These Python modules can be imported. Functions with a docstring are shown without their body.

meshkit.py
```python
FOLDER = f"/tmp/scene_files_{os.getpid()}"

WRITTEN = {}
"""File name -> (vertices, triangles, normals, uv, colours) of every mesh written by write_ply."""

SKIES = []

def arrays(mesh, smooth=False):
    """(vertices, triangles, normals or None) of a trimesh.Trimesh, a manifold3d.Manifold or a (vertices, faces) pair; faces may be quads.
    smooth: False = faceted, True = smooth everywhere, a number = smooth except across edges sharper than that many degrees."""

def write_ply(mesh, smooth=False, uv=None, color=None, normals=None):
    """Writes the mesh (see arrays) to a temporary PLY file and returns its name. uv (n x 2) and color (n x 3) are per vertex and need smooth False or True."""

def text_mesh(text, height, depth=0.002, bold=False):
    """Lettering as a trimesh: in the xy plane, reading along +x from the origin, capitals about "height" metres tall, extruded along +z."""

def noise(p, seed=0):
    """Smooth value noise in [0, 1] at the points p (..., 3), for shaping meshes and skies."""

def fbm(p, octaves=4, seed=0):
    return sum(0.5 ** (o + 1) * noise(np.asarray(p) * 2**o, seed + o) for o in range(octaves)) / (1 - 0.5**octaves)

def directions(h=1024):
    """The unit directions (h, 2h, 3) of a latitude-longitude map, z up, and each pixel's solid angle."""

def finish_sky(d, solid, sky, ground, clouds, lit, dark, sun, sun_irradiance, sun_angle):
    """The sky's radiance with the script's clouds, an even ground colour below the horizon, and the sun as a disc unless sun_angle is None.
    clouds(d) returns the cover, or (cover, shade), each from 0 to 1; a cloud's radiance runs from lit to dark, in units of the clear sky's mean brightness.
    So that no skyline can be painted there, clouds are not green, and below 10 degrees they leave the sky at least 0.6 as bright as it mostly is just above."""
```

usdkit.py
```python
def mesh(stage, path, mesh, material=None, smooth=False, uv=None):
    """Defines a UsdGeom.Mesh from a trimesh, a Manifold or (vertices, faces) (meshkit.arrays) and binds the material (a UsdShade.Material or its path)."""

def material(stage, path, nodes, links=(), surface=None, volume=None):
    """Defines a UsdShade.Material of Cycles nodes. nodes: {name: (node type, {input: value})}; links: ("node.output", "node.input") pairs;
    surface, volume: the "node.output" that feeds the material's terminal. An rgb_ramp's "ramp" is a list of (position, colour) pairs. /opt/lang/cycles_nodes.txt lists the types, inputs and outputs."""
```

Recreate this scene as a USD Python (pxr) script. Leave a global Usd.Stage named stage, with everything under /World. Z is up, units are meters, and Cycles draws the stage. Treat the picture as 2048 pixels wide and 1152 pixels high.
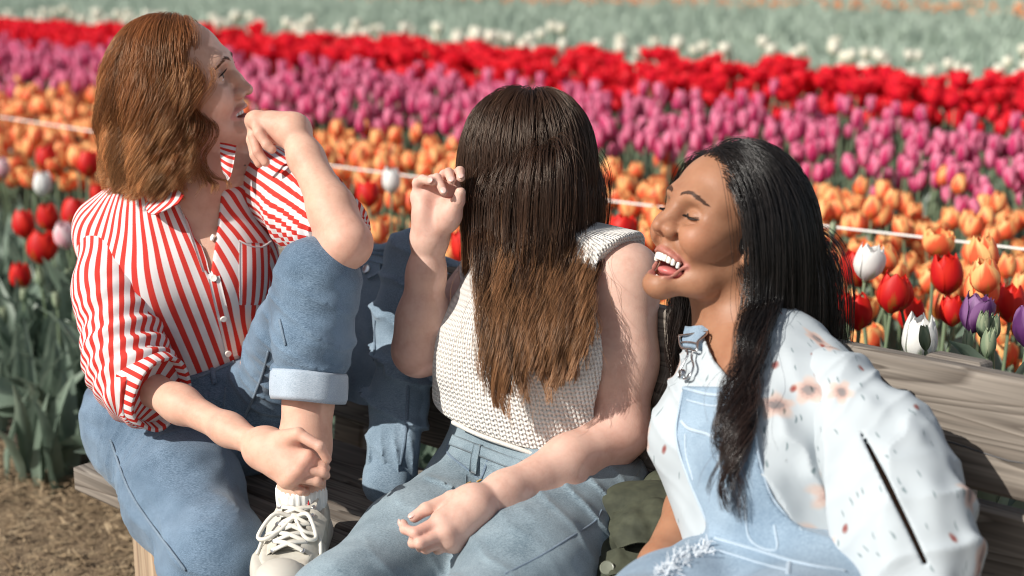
import math, random
import numpy as np, trimesh, usdkit, meshkit
from pxr import Usd, UsdGeom, UsdLux, UsdShade, Gf, Sdf, Vt
stage = Usd.Stage.CreateInMemory()
UsdGeom.SetStageUpAxis(stage, 'Z'); UsdGeom.SetStageMetersPerUnit(stage, 1.0)
UsdGeom.Xform.Define(stage, '/World'); UsdGeom.Scope.Define(stage, '/World/Looks')
# ---------------------------------------------------------------- camera, sun, sky
FPX, CAMH = 2844.0, 1.25
PITCH = math.atan(656 / FPX)
cam = UsdGeom.Camera.Define(stage, '/World/camera')
cam.CreateFocalLengthAttr(50.0); cam.CreateHorizontalApertureAttr(36.0); cam.CreateVerticalApertureAttr(20.25)
cam.CreateFStopAttr(3.0); cam.CreateFocusDistanceAttr(2.12); cam.CreateExposureAttr(0.38)
_x = UsdGeom.Xformable(cam); _x.AddTranslateOp().Set((0, 0, CAMH)); _x.AddRotateXOp().Set(90 - math.degrees(PITCH))
SUN = np.array([-0.70, -0.44, 0.60]); SUN = SUN / np.linalg.norm(SUN)
sun = UsdLux.DistantLight.Define(stage, '/World/sun')
sun.CreateIntensityAttr(1.2); sun.CreateAngleAttr(0.5); sun.CreateColorAttr((1.0, 0.95, 0.87)); sun.CreateNormalizeAttr(True)
UsdGeom.Xformable(sun).AddTransformOp().Set(Gf.Matrix4d(Gf.Rotation(Gf.Vec3d(0, 0, 1), Gf.Vec3d(*SUN)), Gf.Vec3d(0)))
sky_m = usdkit.material(stage, '/World/Looks/sky_look', {
    'sky': ('sky_texture', {'sky_type': 'single_scattering', 'sun_disc': False, 'sun_elevation': float(math.asin(SUN[2])), 'sun_rotation': float(math.atan2(SUN[0], SUN[1]))}),
    'hz': ('hsv', {'saturation': 0.5}),   # a pale, slightly hazy spring sky
    'bg': ('background_shader', {'strength': 0.085})}, [('sky.color', 'hz.color'), ('hz.color', 'bg.color')], surface='bg.background')
sky = UsdLux.DomeLight.Define(stage, '/World/sky')
UsdShade.MaterialBindingAPI.Apply(sky.GetPrim()).Bind(sky_m)
sky.GetPrim().SetCustomDataByKey('kind', 'structure')

# ---------------------------------------------------------------- helpers
TH = math.radians(48)
NV = np.array([math.cos(TH), math.sin(TH), 0.0]); UV_ = np.array([-math.sin(TH), math.cos(TH), 0.0]); ZV = np.array([0, 0, 1.0])
def row(n, u, z=0.0):                      # a point by its distance across and along the tulip rows
    return n * NV + u * UV_ + z * ZV
CP, SP = math.cos(PITCH), math.sin(PITCH)
def P(px, py, d):                          # a point seen at photo pixel (px, py), d metres deep
    x, v = (px - 1024) / FPX, (576 - py) / FPX
    return np.array([x * d, (CP + v * SP) * d, CAMH + (v * CP - SP) * d])
names = {}
def numbered(path):
    k = names.get(path, -1) + 1; names[path] = k
    return path if k == 0 else f'{path}_{k:03d}'
def tag(prim, label=None, cat=None, group=None, kind=None):
    prim = prim.GetPrim() if hasattr(prim, 'GetPrim') else prim
    for k, v in (('label', label), ('category', cat), ('group', group), ('kind', kind)):
        if v: prim.SetCustomDataByKey(k, v)
    return prim
def thing(name, loc, label=None, cat=None, group=None, rotz=0.0, scale=None):
    x = UsdGeom.Xform.Define(stage, numbered('/World/' + name))
    x.AddTranslateOp().Set(Gf.Vec3d(*map(float, loc)))
    if rotz: x.AddRotateZOp().Set(math.degrees(rotz))
    if scale: x.AddScaleOp().Set(Gf.Vec3f(scale, scale, scale))
    return tag(x, label, cat, group)
def obj(name, mesh, mat, parent=None, smooth=True, uv=None, cd=None, label=None):
    """one Mesh prim under parent (or /World). Mesh points are in world axes; a parent thing that has been moved takes them relative to its base."""
    base = str(parent.GetPath()) if parent is not None else '/World'
    m = usdkit.mesh(stage, numbered(base + '/' + name), mesh, mat, smooth=smooth, uv=uv)
    if cd is not None:
        UsdGeom.PrimvarsAPI(m).CreatePrimvar('tint', Sdf.ValueTypeNames.Color3fArray, 'vertex').Set(Vt.Vec3fArray.FromNumpy(np.asarray(cd, np.float32)))
    if label: tag(m, label)
    return m.GetPrim()
def mat(name, nodes, links, surface): return usdkit.material(stage, '/World/Looks/' + name, nodes, links, surface=surface)
def merge(ms):
    vs, fs, us, n = [], [], [], 0
    for m in ms:
        vs.append(m[0]); fs.append(np.asarray(m[1]) + n); n += len(m[0])
        if len(m) > 2: us.append(m[2])
    return (np.vstack(vs), np.vstack(fs)) + ((np.vstack(us),) if us else ())
def grid_faces(a, b):                      # quads of an a x b vertex grid as triangles
    i, j = np.meshgrid(np.arange(a - 1), np.arange(b - 1), indexing='ij')
    q = np.stack([i * b + j, (i + 1) * b + j, (i + 1) * b + j + 1, i * b + j + 1], -1).reshape(-1, 4)
    return np.vstack([q[:, [0, 1, 2]], q[:, [0, 2, 3]]])
def norm(v): v = np.asarray(v, float); return v / (np.linalg.norm(v, axis=-1, keepdims=True) + 1e-12)
def spline(pts, n):                        # Catmull-Rom through pts (rows may hold extra columns), n samples
    p = np.asarray(pts, float); p = np.vstack([2 * p[0] - p[1], p, 2 * p[-1] - p[-2]])
    t = np.linspace(0, len(p) - 3 - 1e-9, n); i = t.astype(int); f = (t - i)[:, None]
    a, b, c, d = p[i], p[i + 1], p[i + 2], p[i + 3]
    return 0.5 * ((2 * b) + (-a + c) * f + (2 * a - 5 * b + 4 * c - d) * f * f + (-a + 3 * b - 3 * c + d) * f ** 3)
def tube(pts, rad, sides=6, cap=True, flat=None):
    """tube along pts; rad a number or one per point; flat=(direction, factor) squashes the section along a direction."""
    p = np.asarray(pts, float); n = len(p); r = np.broadcast_to(np.asarray(rad, float), (n,))
    t = norm(np.gradient(p, axis=0)); ref = np.array([0, 0, 1.0]) if abs(t[0, 2]) < 0.9 else np.array([1.0, 0, 0])
    if flat is not None: ref = np.asarray(flat[0], float)
    A = np.zeros((n, 3)); a = norm(np.cross(t[0], ref))
    for i in range(n):
        a = norm(a - t[i] * (a @ t[i])); A[i] = a
        if flat is not None: a = A[i] = norm(np.cross(t[i], ref))
    B = np.cross(t, A); k = np.arange(sides) * 2 * np.pi / sides
    fb = 1.0 if flat is None else flat[1]
    v = p[:, None] + r[:, None, None] * (np.cos(k)[None, :, None] * A[:, None] + fb * np.sin(k)[None, :, None] * B[:, None])
    i, j = np.meshgrid(np.arange(n - 1), np.arange(sides), indexing='ij'); j2 = (j + 1) % sides
    q = np.stack([i * sides + j, i * sides + j2, (i + 1) * sides + j2, (i + 1) * sides + j], -1).reshape(-1, 4)
    v = v.reshape(-1, 3); f = np.vstack([q[:, [0, 1, 2]], q[:, [0, 2, 3]]])
    if cap:
        m = len(v); v = np.vstack([v, p[0], p[-1]]); js = np.arange(sides)
        f = np.vstack([f, np.stack([np.full(sides, m), (js + 1) % sides, js], 1), np.stack([np.full(sides, m + 1), (n - 1) * sides + js, (n - 1) * sides + (js + 1) % sides], 1)])
    return v, f
def rbox(size, r=0.004, seed=None, amp=0.0):   # a chamfered box, centred
    from manifold3d import Manifold
    sx, sy, sz = [max(s / 2 - r, 1e-4) for s in size]
    pts = []
    for a in (-1, 1):
        for b in (-1, 1):
            for c in (-1, 1):
                o = np.array([a * sx, b * sy, c * sz])
                pts += [o + [a * r, 0, 0], o + [0, b * r, 0], o + [0, 0, c * r], o + np.array([a, b, c]) * r * 0.62]
    m = Manifold.hull_points(np.array(pts)).to_mesh()
    return np.array(m.vert_properties[:, :3]), np.array(m.tri_verts)
def place(m, R=None, t=(0, 0, 0)):
    v = np.asarray(m[0]); v = v if R is None else v @ np.asarray(R).T
    return (v + np.asarray(t),) + tuple(m[1:])
def frame(x, z):                            # columns x, y, z with x kept, z made perpendicular
    x = norm(x); y = norm(np.cross(z, x)); return np.stack([x, y, np.cross(x, y)], 1)

# ---------------------------------------------------------------- materials of the place
def leafy(name, c1, c2, rough=0.45, trans=0.25):
    return mat(name, {'oi': ('object_info', {}), 'g': ('geometry', {}), 'n': ('noise_texture', {'scale': 22.0, 'detail': 3.0}), 'ns': ('noise_texture', {'scale': 3.0, 'detail': 1.0}),
        'mx': ('math', {'math_type': 'add'}), 'mm': ('math', {'math_type': 'multiply', 'value2': 0.5}), 'r': ('rgb_ramp', {'ramp': [(0.3, c1), (0.7, c2)]}),
        'p': ('principled_bsdf', {'roughness': rough, 'specular_ior_level': 0.4}), 't': ('translucent_bsdf', {}), 'm': ('mix_closure', {'fac': trans})},
        [('g.position', 'n.vector'), ('g.position', 'ns.vector'), ('n.fac', 'mx.value1'), ('ns.fac', 'mx.value2'), ('mx.value', 'mm.value1'), ('mm.value', 'r.fac'), ('r.color', 'p.base_color'), ('r.color', 't.color'), ('p.BSDF', 'm.closure1'), ('t.BSDF', 'm.closure2')], 'm.closure')
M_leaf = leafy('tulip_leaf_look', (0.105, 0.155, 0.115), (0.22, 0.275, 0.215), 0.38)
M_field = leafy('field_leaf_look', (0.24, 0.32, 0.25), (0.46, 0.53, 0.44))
M_stem = leafy('stem_look', (0.13, 0.18, 0.10), (0.19, 0.24, 0.15), trans=0.1)
def petal_mat(name, edge, mid, base, trans=0.35, flame=0.0):
    """petal colour: st.y runs from base to tip, st.x across; edge colour at rim and tip, mid colour along the middle."""
    return mat(name, {'uv': ('texture_coordinate', {}), 's': ('separate_xyz', {}), 'a': ('math', {'math_type': 'subtract', 'value2': 0.5}), 'b': ('math', {'math_type': 'absolute'}),
        'c': ('math', {'math_type': 'multiply', 'value2': 1.25}), 'd': ('math', {'math_type': 'multiply_add', 'value2': 0.62, 'value3': -0.12}), 'e': ('math', {'math_type': 'add'}),
        'oi': ('object_info', {}), 'om': ('math', {'math_type': 'multiply_add', 'value2': 0.25, 'value3': -0.12}), 'e3': ('math', {'math_type': 'add'}),
        'mp': ('mapping', {'scale': (26.0, 2.0, 1.0)}), 'n': ('noise_texture', {'scale': 1.0, 'detail': 2.0}), 'nn': ('math', {'math_type': 'multiply_add', 'value2': 0.30, 'value3': -0.15}), 'e2': ('math', {'math_type': 'add'}),
        'r': ('rgb_ramp', {'ramp': [(0.08, base), (0.22, mid), (0.45 + flame, mid), (0.68 + flame, edge), (1.0, edge)]}),
        'p': ('principled_bsdf', {'roughness': 0.5, 'specular_ior_level': 0.3}), 't': ('translucent_bsdf', {}), 'm': ('mix_closure', {'fac': trans})},
        [('uv.uv', 's.vector'), ('uv.uv', 'mp.vector'), ('mp.vector', 'n.vector'), ('n.fac', 'nn.value1'), ('s.x', 'a.value1'), ('a.value', 'b.value1'), ('b.value', 'c.value1'), ('s.y', 'd.value1'), ('c.value', 'e.value1'), ('d.value', 'e.value2'),
         ('e.value', 'e2.value1'), ('nn.value', 'e2.value2'), ('oi.random', 'om.value1'), ('e2.value', 'e3.value1'), ('om.value', 'e3.value2'), ('e3.value', 'r.fac'), ('r.color', 'p.base_color'), ('r.color', 't.color'), ('p.BSDF', 'm.closure1'), ('t.BSDF', 'm.closure2')], 'm.closure')
PET = {'orange': petal_mat('orange_petal_look', (0.93, 0.56, 0.22), (0.86, 0.15, 0.06), (0.66, 0.24, 0.05), 0.35, 0.015),
       'red': petal_mat('red_petal_look', (0.72, 0.026, 0.014), (0.60, 0.012, 0.014), (0.45, 0.10, 0.02), 0.35),
       'crimson': petal_mat('crimson_petal_look', (0.86, 0.025, 0.04), (0.76, 0.010, 0.035), (0.40, 0.01, 0.02), 0.4),
       'magenta': petal_mat('magenta_petal_look', (0.80, 0.26, 0.40), (0.60, 0.045, 0.16), (0.45, 0.03, 0.13), 0.35),
       'white': petal_mat('white_petal_look', (0.82, 0.82, 0.80), (0.80, 0.80, 0.78), (0.60, 0.68, 0.48), 0.3),
       'cream': petal_mat('cream_petal_look', (0.80, 0.78, 0.68), (0.78, 0.74, 0.60), (0.55, 0.62, 0.40), 0.3),
       'pink': petal_mat('pink_petal_look', (0.80, 0.62, 0.64), (0.78, 0.42, 0.48), (0.70, 0.62, 0.50), 0.3),
       'purple': petal_mat('purple_petal_look', (0.26, 0.12, 0.28), (0.10, 0.025, 0.12), (0.06, 0.02, 0.07), 0.25),
       'bud': petal_mat('green_bud_look', (0.30, 0.34, 0.22), (0.19, 0.25, 0.16), (0.13, 0.19, 0.11), 0.2)}
def mottled(name, stops, scale, rough=0.9, bump=0.3, dist=0.01, detail=6.0, stretch=(1, 1, 1)):
    return mat(name, {'g': ('geometry', {}), 'mp': ('mapping', {'scale': stretch}), 'n': ('noise_texture', {'scale': float(scale), 'detail': detail, 'roughness': 0.62}), 'r': ('rgb_ramp', {'ramp': stops}),
        'n2': ('noise_texture', {'scale': scale * 6.0, 'detail': 4.0}), 'b': ('bump', {'strength': bump, 'distance': dist}), 'p': ('principled_bsdf', {'roughness': rough})},
        [('g.position', 'mp.vector'), ('mp.vector', 'n.vector'), ('mp.vector', 'n2.vector'), ('n.fac', 'r.fac'), ('r.color', 'p.base_color'), ('n2.fac', 'b.height'), ('b.normal', 'p.normal')], 'p.BSDF')
M_soil = mottled('soil_look', [(0.35, (0.035, 0.026, 0.018)), (0.65, (0.085, 0.062, 0.042))], 9, bump=0.8, dist=0.02)
M_path = mottled('straw_path_look', [(0.32, (0.10, 0.065, 0.036)), (0.5, (0.21, 0.145, 0.085)), (0.68, (0.33, 0.25, 0.15))], 30, bump=0.8, dist=0.012)
M_straw = mottled('straw_look', [(0.3, (0.12, 0.078, 0.042)), (0.5, (0.24, 0.17, 0.098)), (0.7, (0.40, 0.31, 0.20))], 14, bump=0.1, dist=0.002)
M_fieldsoil = mottled('field_ground_look', [(0.35, (0.06, 0.075, 0.05)), (0.65, (0.12, 0.14, 0.10))], 2.0, bump=0.5, dist=0.03)

# ---------------------------------------------------------------- ground, path, tulip bed, far field
rng = np.random.default_rng(7)
def sheet(n0, n1, u0, u1, z, nn, nu, amp, name, m, seed=1, power=1.0):
    a = n0 + (n1 - n0) * np.linspace(0, 1, nn) ** power; b = np.linspace(u0, u1, nu)
    A, B = np.meshgrid(a, b, indexing='ij')
    p = A[..., None] * NV + B[..., None] * UV_
    zz = z + amp * (meshkit.fbm(np.dstack([A * 3, B * 3, np.zeros_like(A)]), 4, seed) - 0.5) * 2
    p[..., 2] = zz
    v = p.reshape(-1, 3); f = grid_faces(nn, nu)
    if np.cross(v[f[0, 1]] - v[f[0, 0]], v[f[0, 2]] - v[f[0, 0]])[2] < 0: f = f[:, ::-1]
    return tag(obj(name, (v, f), m), kind='structure')
g = obj('ground', (np.array([[-400, -400, -0.03], [400, -400, -0.03], [400, 400, -0.03], [-400, 400, -0.03]], float), np.array([[0, 1, 2], [0, 2, 3]])), M_fieldsoil, smooth=False); tag(g, kind='structure')
sheet(-2.0, 1.80, -6, 16, 0.0, 70, 300, 0.018, 'path', M_path)
sheet(1.74, 7.2, -6, 24, 0.02, 60, 160, 0.028, 'tulip_bed', M_soil, 3)
def straw(n):
    P0 = row(0, 0) + np.outer(rng.uniform(0.2, 1.85, n), NV) + np.outer(rng.uniform(1.2, 4.6, n) , UV_)
    P0[:, 2] = rng.uniform(0.004, 0.024, n)
    a = rng.uniform(0, 2 * np.pi, n); L = rng.uniform(0.005, 0.017, n) * np.where(rng.random(n) < 0.05, 3.0, 1); w = rng.uniform(0.0009, 0.0024, n)
    d = np.stack([np.cos(a), np.sin(a), rng.normal(0, 0.22, n)], 1); s = np.stack([-np.sin(a), np.cos(a), rng.normal(0, 0.4, n)], 1)
    up = np.array([0, 0, 1.0]); h = (w * 0.6)[:, None] * up
    v = np.stack([P0 - d * L[:, None] - s * w[:, None], P0 - d * L[:, None] + s * w[:, None], P0 + d * L[:, None] + s * w[:, None], P0 + d * L[:, None] - s * w[:, None], P0 - d * L[:, None] * 0.9 + h, P0 + d * L[:, None] * 0.9 + h], 1).reshape(-1, 3)
    b = (np.arange(n) * 6)[:, None]
    f = np.concatenate([b + np.array(t) for t in ([0, 4, 5], [0, 5, 3], [1, 2, 5], [1, 5, 4])])
    return v, f
tag(obj('straw_mulch', straw(30000), M_straw, smooth=False), 'loose brown straw and bark bits strewn over the path', 'straw', kind='stuff')

# ---------------------------------------------------------------- tulips
def petal(phi0, R, L, op, tip, inner, rs):
    ns, nt = 7, 9
    s = np.linspace(-1, 1, ns)[None, :]; t = np.linspace(0, 1, nt)[:, None]
    r = R * (np.interp(t, [0, 0.08, 0.2, 0.38, 0.55, 0.75, 0.9, 1.0], [0.16, 0.46, 0.78, 0.98, 1.0, 0.90, 0.76, 0.64]) + op * t ** 2)
    w = (1.12 if not inner else 0.98) * np.sqrt(np.clip(1 - (np.clip(t - 0.52, 0, 1) / 0.485) ** 2.3, 0.0, 1)) * np.clip(0.55 + t * 1.6, 0, 1) * (1 - 0.22 * op * t)
    ph = phi0 + s * w
    rr = r * (0.93 if inner else 1.0) * (1 + 0.05 * s ** 2 * t * (1 if not inner else -0.3)) + 0.0009 * np.sin(s * 4 + rs * 7 + t * 5) * t
    z = L * t * (1.0 - 0.02 * s ** 2) + 0.002 * np.sin(5 * s + rs * 20) * t ** 2 + (tip * L * t ** 4 * (1 - np.abs(s)) * 0.10)
    v = np.dstack([rr * np.cos(ph), rr * np.sin(ph), z + np.zeros_like(ph)]).reshape(-1, 3)
    uv = np.dstack([s * 0.5 + 0.5 + 0 * t, t + 0 * s]).reshape(-1, 2)
    return v, grid_faces(nt, ns), uv
def leaf(base, phi, L, W, lean, curl, rs, wav=0.10, nt=9):
    """a strap leaf: rises, leans out along phi and droops by curl; V section and wavy rim."""
    t = np.linspace(0, 1, nt); s = np.array([-1, -0.5, 0, 0.5, 1.0])
    a = lean + curl * t ** 1.6
    step = L / (nt - 1); cx = np.concatenate([[0], np.cumsum(np.sin((a[1:] + a[:-1]) / 2) * step)]); cz = np.concatenate([[0], np.cumsum(np.cos((a[1:] + a[:-1]) / 2) * step)])
    w = W * np.sin(np.pi * np.clip(0.10 + 0.90 * t, 0, 1) ** 0.8) ** 0.8; w[-1] = 0.001
    d = np.array([math.cos(phi), math.sin(phi), 0]); e = np.array([-math.sin(phi), math.cos(phi), 0])
    T = np.sin(a)[:, None] * d + np.cos(a)[:, None] * ZV; Nn = -np.cos(a)[:, None] * d + np.sin(a)[:, None] * ZV
    tw = (rs - 0.5) * 1.1 * t
    E = np.cos(tw)[:, None] * e + np.sin(tw)[:, None] * Nn; N2 = -np.sin(tw)[:, None] * e + np.cos(tw)[:, None] * Nn
    c = base + cx[:, None] * d + cz[:, None] * ZV
    lift = (np.abs(s) ** 1.5 * 0.42)[None, :] * w[:, None] + wav * w[:, None] * np.sin(t * 11 + rs * 30)[:, None] * s[None, :] * np.abs(s)[None, :] * 1.6
    v = c[:, None] + (s[None, :] * w[:, None])[..., None] * E[:, None] + lift[..., None] * N2[:, None]
    uv = np.dstack([0.5 + 0.5 * s[None, :] + 0 * t[:, None], t[:, None] + 0 * s[None, :]]).reshape(-1, 2)
    return v.reshape(-1, 3), grid_faces(nt, 5), uv
def make_tulip(path, color, seed, H, R=0.0255, L=0.060, op=0.0, nleaf=3, petals=True, leafL=0.30, leafW=0.026, root=None):
    """defines the tulip under path (a class prim); flower and stem are about the origin at soil level."""
    r = np.random.default_rng(seed)
    base = stage.CreateClassPrim(path) if root is None else UsdGeom.Xform.Define(stage, path).GetPrim()
    if root is None: base.SetTypeName('Xform')
    lean = r.normal(0, 0.02, 2); bend = r.normal(0, 0.012, 2)
    t = np.linspace(0, 1, 6)
    sp = np.stack([lean[0] * t + bend[0] * np.sin(t * np.pi), lean[1] * t + bend[1] * np.sin(t * np.pi), (H - L * 0.95) * t], 1)
    obj('stem', tube(sp, np.linspace(0.0046, 0.0036, 6), 5), M_stem, base)
    tl = norm(np.array([*(lean * 2 + r.normal(0, 0.08, 2)), 1.0])); Rm = frame(np.cross([0, 1.0, 0], tl), tl)
    ps = [petal(k * 2.094 + (1.047 if inner else 0) + r.normal(0, 0.1), R * r.uniform(0.96, 1.04), L * r.uniform(0.95, 1.03), op * r.uniform(0.7, 1.3), r.uniform(0.2, 1), inner, r.random()) for inner in (1, 0) for k in range(3)]
    ps = [place(p, Rm, sp[-1]) for p in ps]
    if petals:
        fl = obj('flower', tube(np.array([sp[-1] - tl * 0.003, sp[-1] + tl * 0.004]), [0.0042, 0.006], 6), M_stem, base)
        for p in ps: obj('petal', p[:2], PET[color], fl, uv=p[2])
    else:
        p = merge(ps); obj('flower', p[:2], PET[color], base, uv=p[2])
    for k in range(nleaf):
        ph = r.uniform(0, 6.28)
        l = leaf(np.array([0, 0, 0.01 + 0.05 * k]), ph, leafL * r.uniform(0.75, 1.15), leafW * r.uniform(0.7, 1.25), r.uniform(0.08, 0.30), r.uniform(0.1, 1.1), r.random(), nt=8)
        obj('leaf', l[:2], M_leaf, base, uv=l[2])
    return base
shapes = stage.CreateClassPrim('/World/Shapes')
PROTO = {}
def protos(color, specs, **kw):
    PROTO[color] = []
    for i, (H, R, L, op) in enumerate(specs):
        p = f'/World/Shapes/{color}_tulip_{i:03d}'
        make_tulip(p, color, 100 * len(PROTO) + i, H, R, L, op, **kw); PROTO[color].append(p)
protos('orange', [(0.52, 0.0265, 0.060, 0.0), (0.48, 0.028, 0.058, 0.12), (0.55, 0.0255, 0.062, -0.06), (0.50, 0.029, 0.056, 0.35), (0.46, 0.027, 0.055, 0.7), (0.56, 0.024, 0.062, -0.15)], petals=True)
protos('red', [(0.52, 0.029, 0.070, -0.05), (0.50, 0.030, 0.066, 0.15), (0.55, 0.0275, 0.072, 0.0)], petals=True)
protos('white', [(0.56, 0.0245, 0.066, -0.05), (0.56, 0.026, 0.064, 0.12)], petals=True)
protos('pink', [(0.50, 0.022, 0.058, -0.05)], petals=True)
protos('purple', [(0.54, 0.025, 0.062, 0.18)], petals=True)
protos('magenta', [(0.58, 0.0185, 0.064, -0.05), (0.54, 0.019, 0.062, 0.15), (0.62, 0.0175, 0.068, 0.3)], petals=False)
protos('crimson', [(0.60, 0.028, 0.066, 0.35), (0.65, 0.030, 0.064, 0.7), (0.57, 0.028, 0.066, 0.2)], petals=False)
protos('cream', [(0.60, 0.022, 0.055, 0.0), (0.64, 0.023, 0.052, 0.3)], petals=False)
protos('bud', [(0.42, 0.012, 0.050, -0.15), (0.36, 0.013, 0.052, -0.15), (0.30, 0.0125, 0.048, -0.15)], petals=False, leafL=0.22, leafW=0.034, nleaf=4)
trng = np.random.default_rng(99)
def quat(a):
    q = Gf.Rotation(Gf.Vec3d(0, 0, 1), math.degrees(a)) * Gf.Rotation(Gf.Vec3d(1, 0, 0), float(trng.normal(0, 5.5))) * Gf.Rotation(Gf.Vec3d(0, 1, 0), float(trng.normal(0, 5.5)))
    q = q.GetQuat(); return Gf.Quath(float(q.GetReal()), *[float(v) for v in q.GetImaginary()])
def copy_of(name, proto, loc, rz, sc, label, cat, group=None, tilt=5.5):
    x = UsdGeom.Xform.Define(stage, numbered('/World/' + name))
    x.GetPrim().GetReferences().AddInternalReference(proto); x.GetPrim().SetInstanceable(True)
    x.AddTranslateOp().Set(Gf.Vec3d(*map(float, loc))); x.AddRotateXYZOp().Set(Gf.Vec3f(*[float(v) for v in trng.normal(0, 1, 2) * tilt], float(np.degrees(rz)))); x.AddScaleOp().Set(Gf.Vec3f(float(sc)))
    return tag(x, label, cat, group)
def pix(p):
    q = np.asarray(p) - [0, 0, CAMH]; d = q[1] * CP - q[2] * SP
    return 1024 + FPX * q[0] / d, 576 - FPX * (q[1] * SP + q[2] * CP) / d, d
def scatter(n0, n1, u0, u1, pitch, jit, keep=1.0, margin=120, top=0.5, skew=0.0):
    out = []
    for a in np.arange(n0, n1, pitch):
        for b in np.arange(u0, u1, pitch):
            q = row(a + skew * (b - 4) + rng.normal(0, jit), b + rng.normal(0, jit), 0.02 + rng.normal(0, 0.022))
            x, y, d = pix(q + top * ZV)
            if -900 < x < 2900 and d > 0.5 and rng.random() < keep: out.append((d if -60 < x < 2108 else 100 + d, q))     # those in view come first
    out.sort(key=lambda t: t[0]); return out
def instancer(name, proto_paths, pts, rz, sc, idx):
    pi = UsdGeom.PointInstancer.Define(stage, numbered('/World/' + name)); path = pi.GetPath()
    for i, pp in enumerate(proto_paths):
        x = UsdGeom.Xform.Define(stage, f'{path}/kind_{i:03d}'); x.GetPrim().GetReferences().AddInternalReference(pp)
        pi.CreatePrototypesRel().AddTarget(x.GetPath())
    pi.CreatePositionsAttr(Vt.Vec3fArray.FromNumpy(np.asarray(pts, np.float32))); pi.CreateProtoIndicesAttr(Vt.IntArray.FromNumpy(np.asarray(idx, np.int32)))
    pi.CreateOrientationsAttr(Vt.QuathArray([quat(a) for a in rz]))
    pi.CreateScalesAttr(Vt.Vec3fArray.FromNumpy(np.repeat(np.asarray(sc, np.float32)[:, None], 3, 1)))
    return pi.GetPrim()
def tulip_row(color, name, found, most, label, group, rest_label, s0=0.9, s1=1.12):
    k = len(PROTO[color]); z = rng.uniform(s0, s1, len(found)); r = rng.uniform(0, 6.28, len(found)); i = rng.integers(0, k, len(found))
    us = np.array([q @ UV_ for _, q in found]); z = z * np.clip(1 + 0.075 * (us - 1.3), 0.95, 1.42)      # the plants grow bigger towards the far end of the rows
    found = [(d, q - [0, 0, 0.52 * (zz / 1.01 - 1)]) for (d, q), zz in zip(found, z)]
    for j in range(min(most, len(found))):
        copy_of(name, PROTO[color][i[j]], found[j][1], r[j], z[j], label, 'tulip', group)
    if len(found) > most:
        tag(instancer('far_' + name + 's', PROTO[color], [q for _, q in found[most:]], r[most:], z[most:], i[most:]), rest_label, 'tulips', kind='stuff')
tulip_row('orange', 'orange_tulip', scatter(2.68, 4.15, -2.4, 9.5, 0.094, 0.035), 300, 'orange and yellow tulip with red flames in the crowded orange row', 'orange tulips in the row', 'orange and yellow tulips farther along the orange row')
tulip_row('magenta', 'magenta_tulip', scatter(4.10, 5.66, -2.0, 13, 0.092, 0.035, 1.0), 300, 'magenta pink tulip in the pink row behind the orange tulips', 'magenta tulips in the row', 'magenta tulips farther along the pink row')
tulip_row('crimson', 'crimson_tulip', scatter(5.72, 6.95, -1.6, 17, 0.090, 0.03, skew=-0.05), 300, 'bright red open tulip in the red row behind the pink tulips', 'red tulips in the back row', 'red tulips farther along the red row')
tulip_row('cream', 'cream_tulip', scatter(7.15, 9.0, -1, 24, 0.22, 0.10, 0.42, skew=-0.05), 150, 'pale white tulip in the green field behind the red row', 'pale tulips in the green field', 'pale tulips farther off in the green field', 1.1, 1.3)

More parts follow.
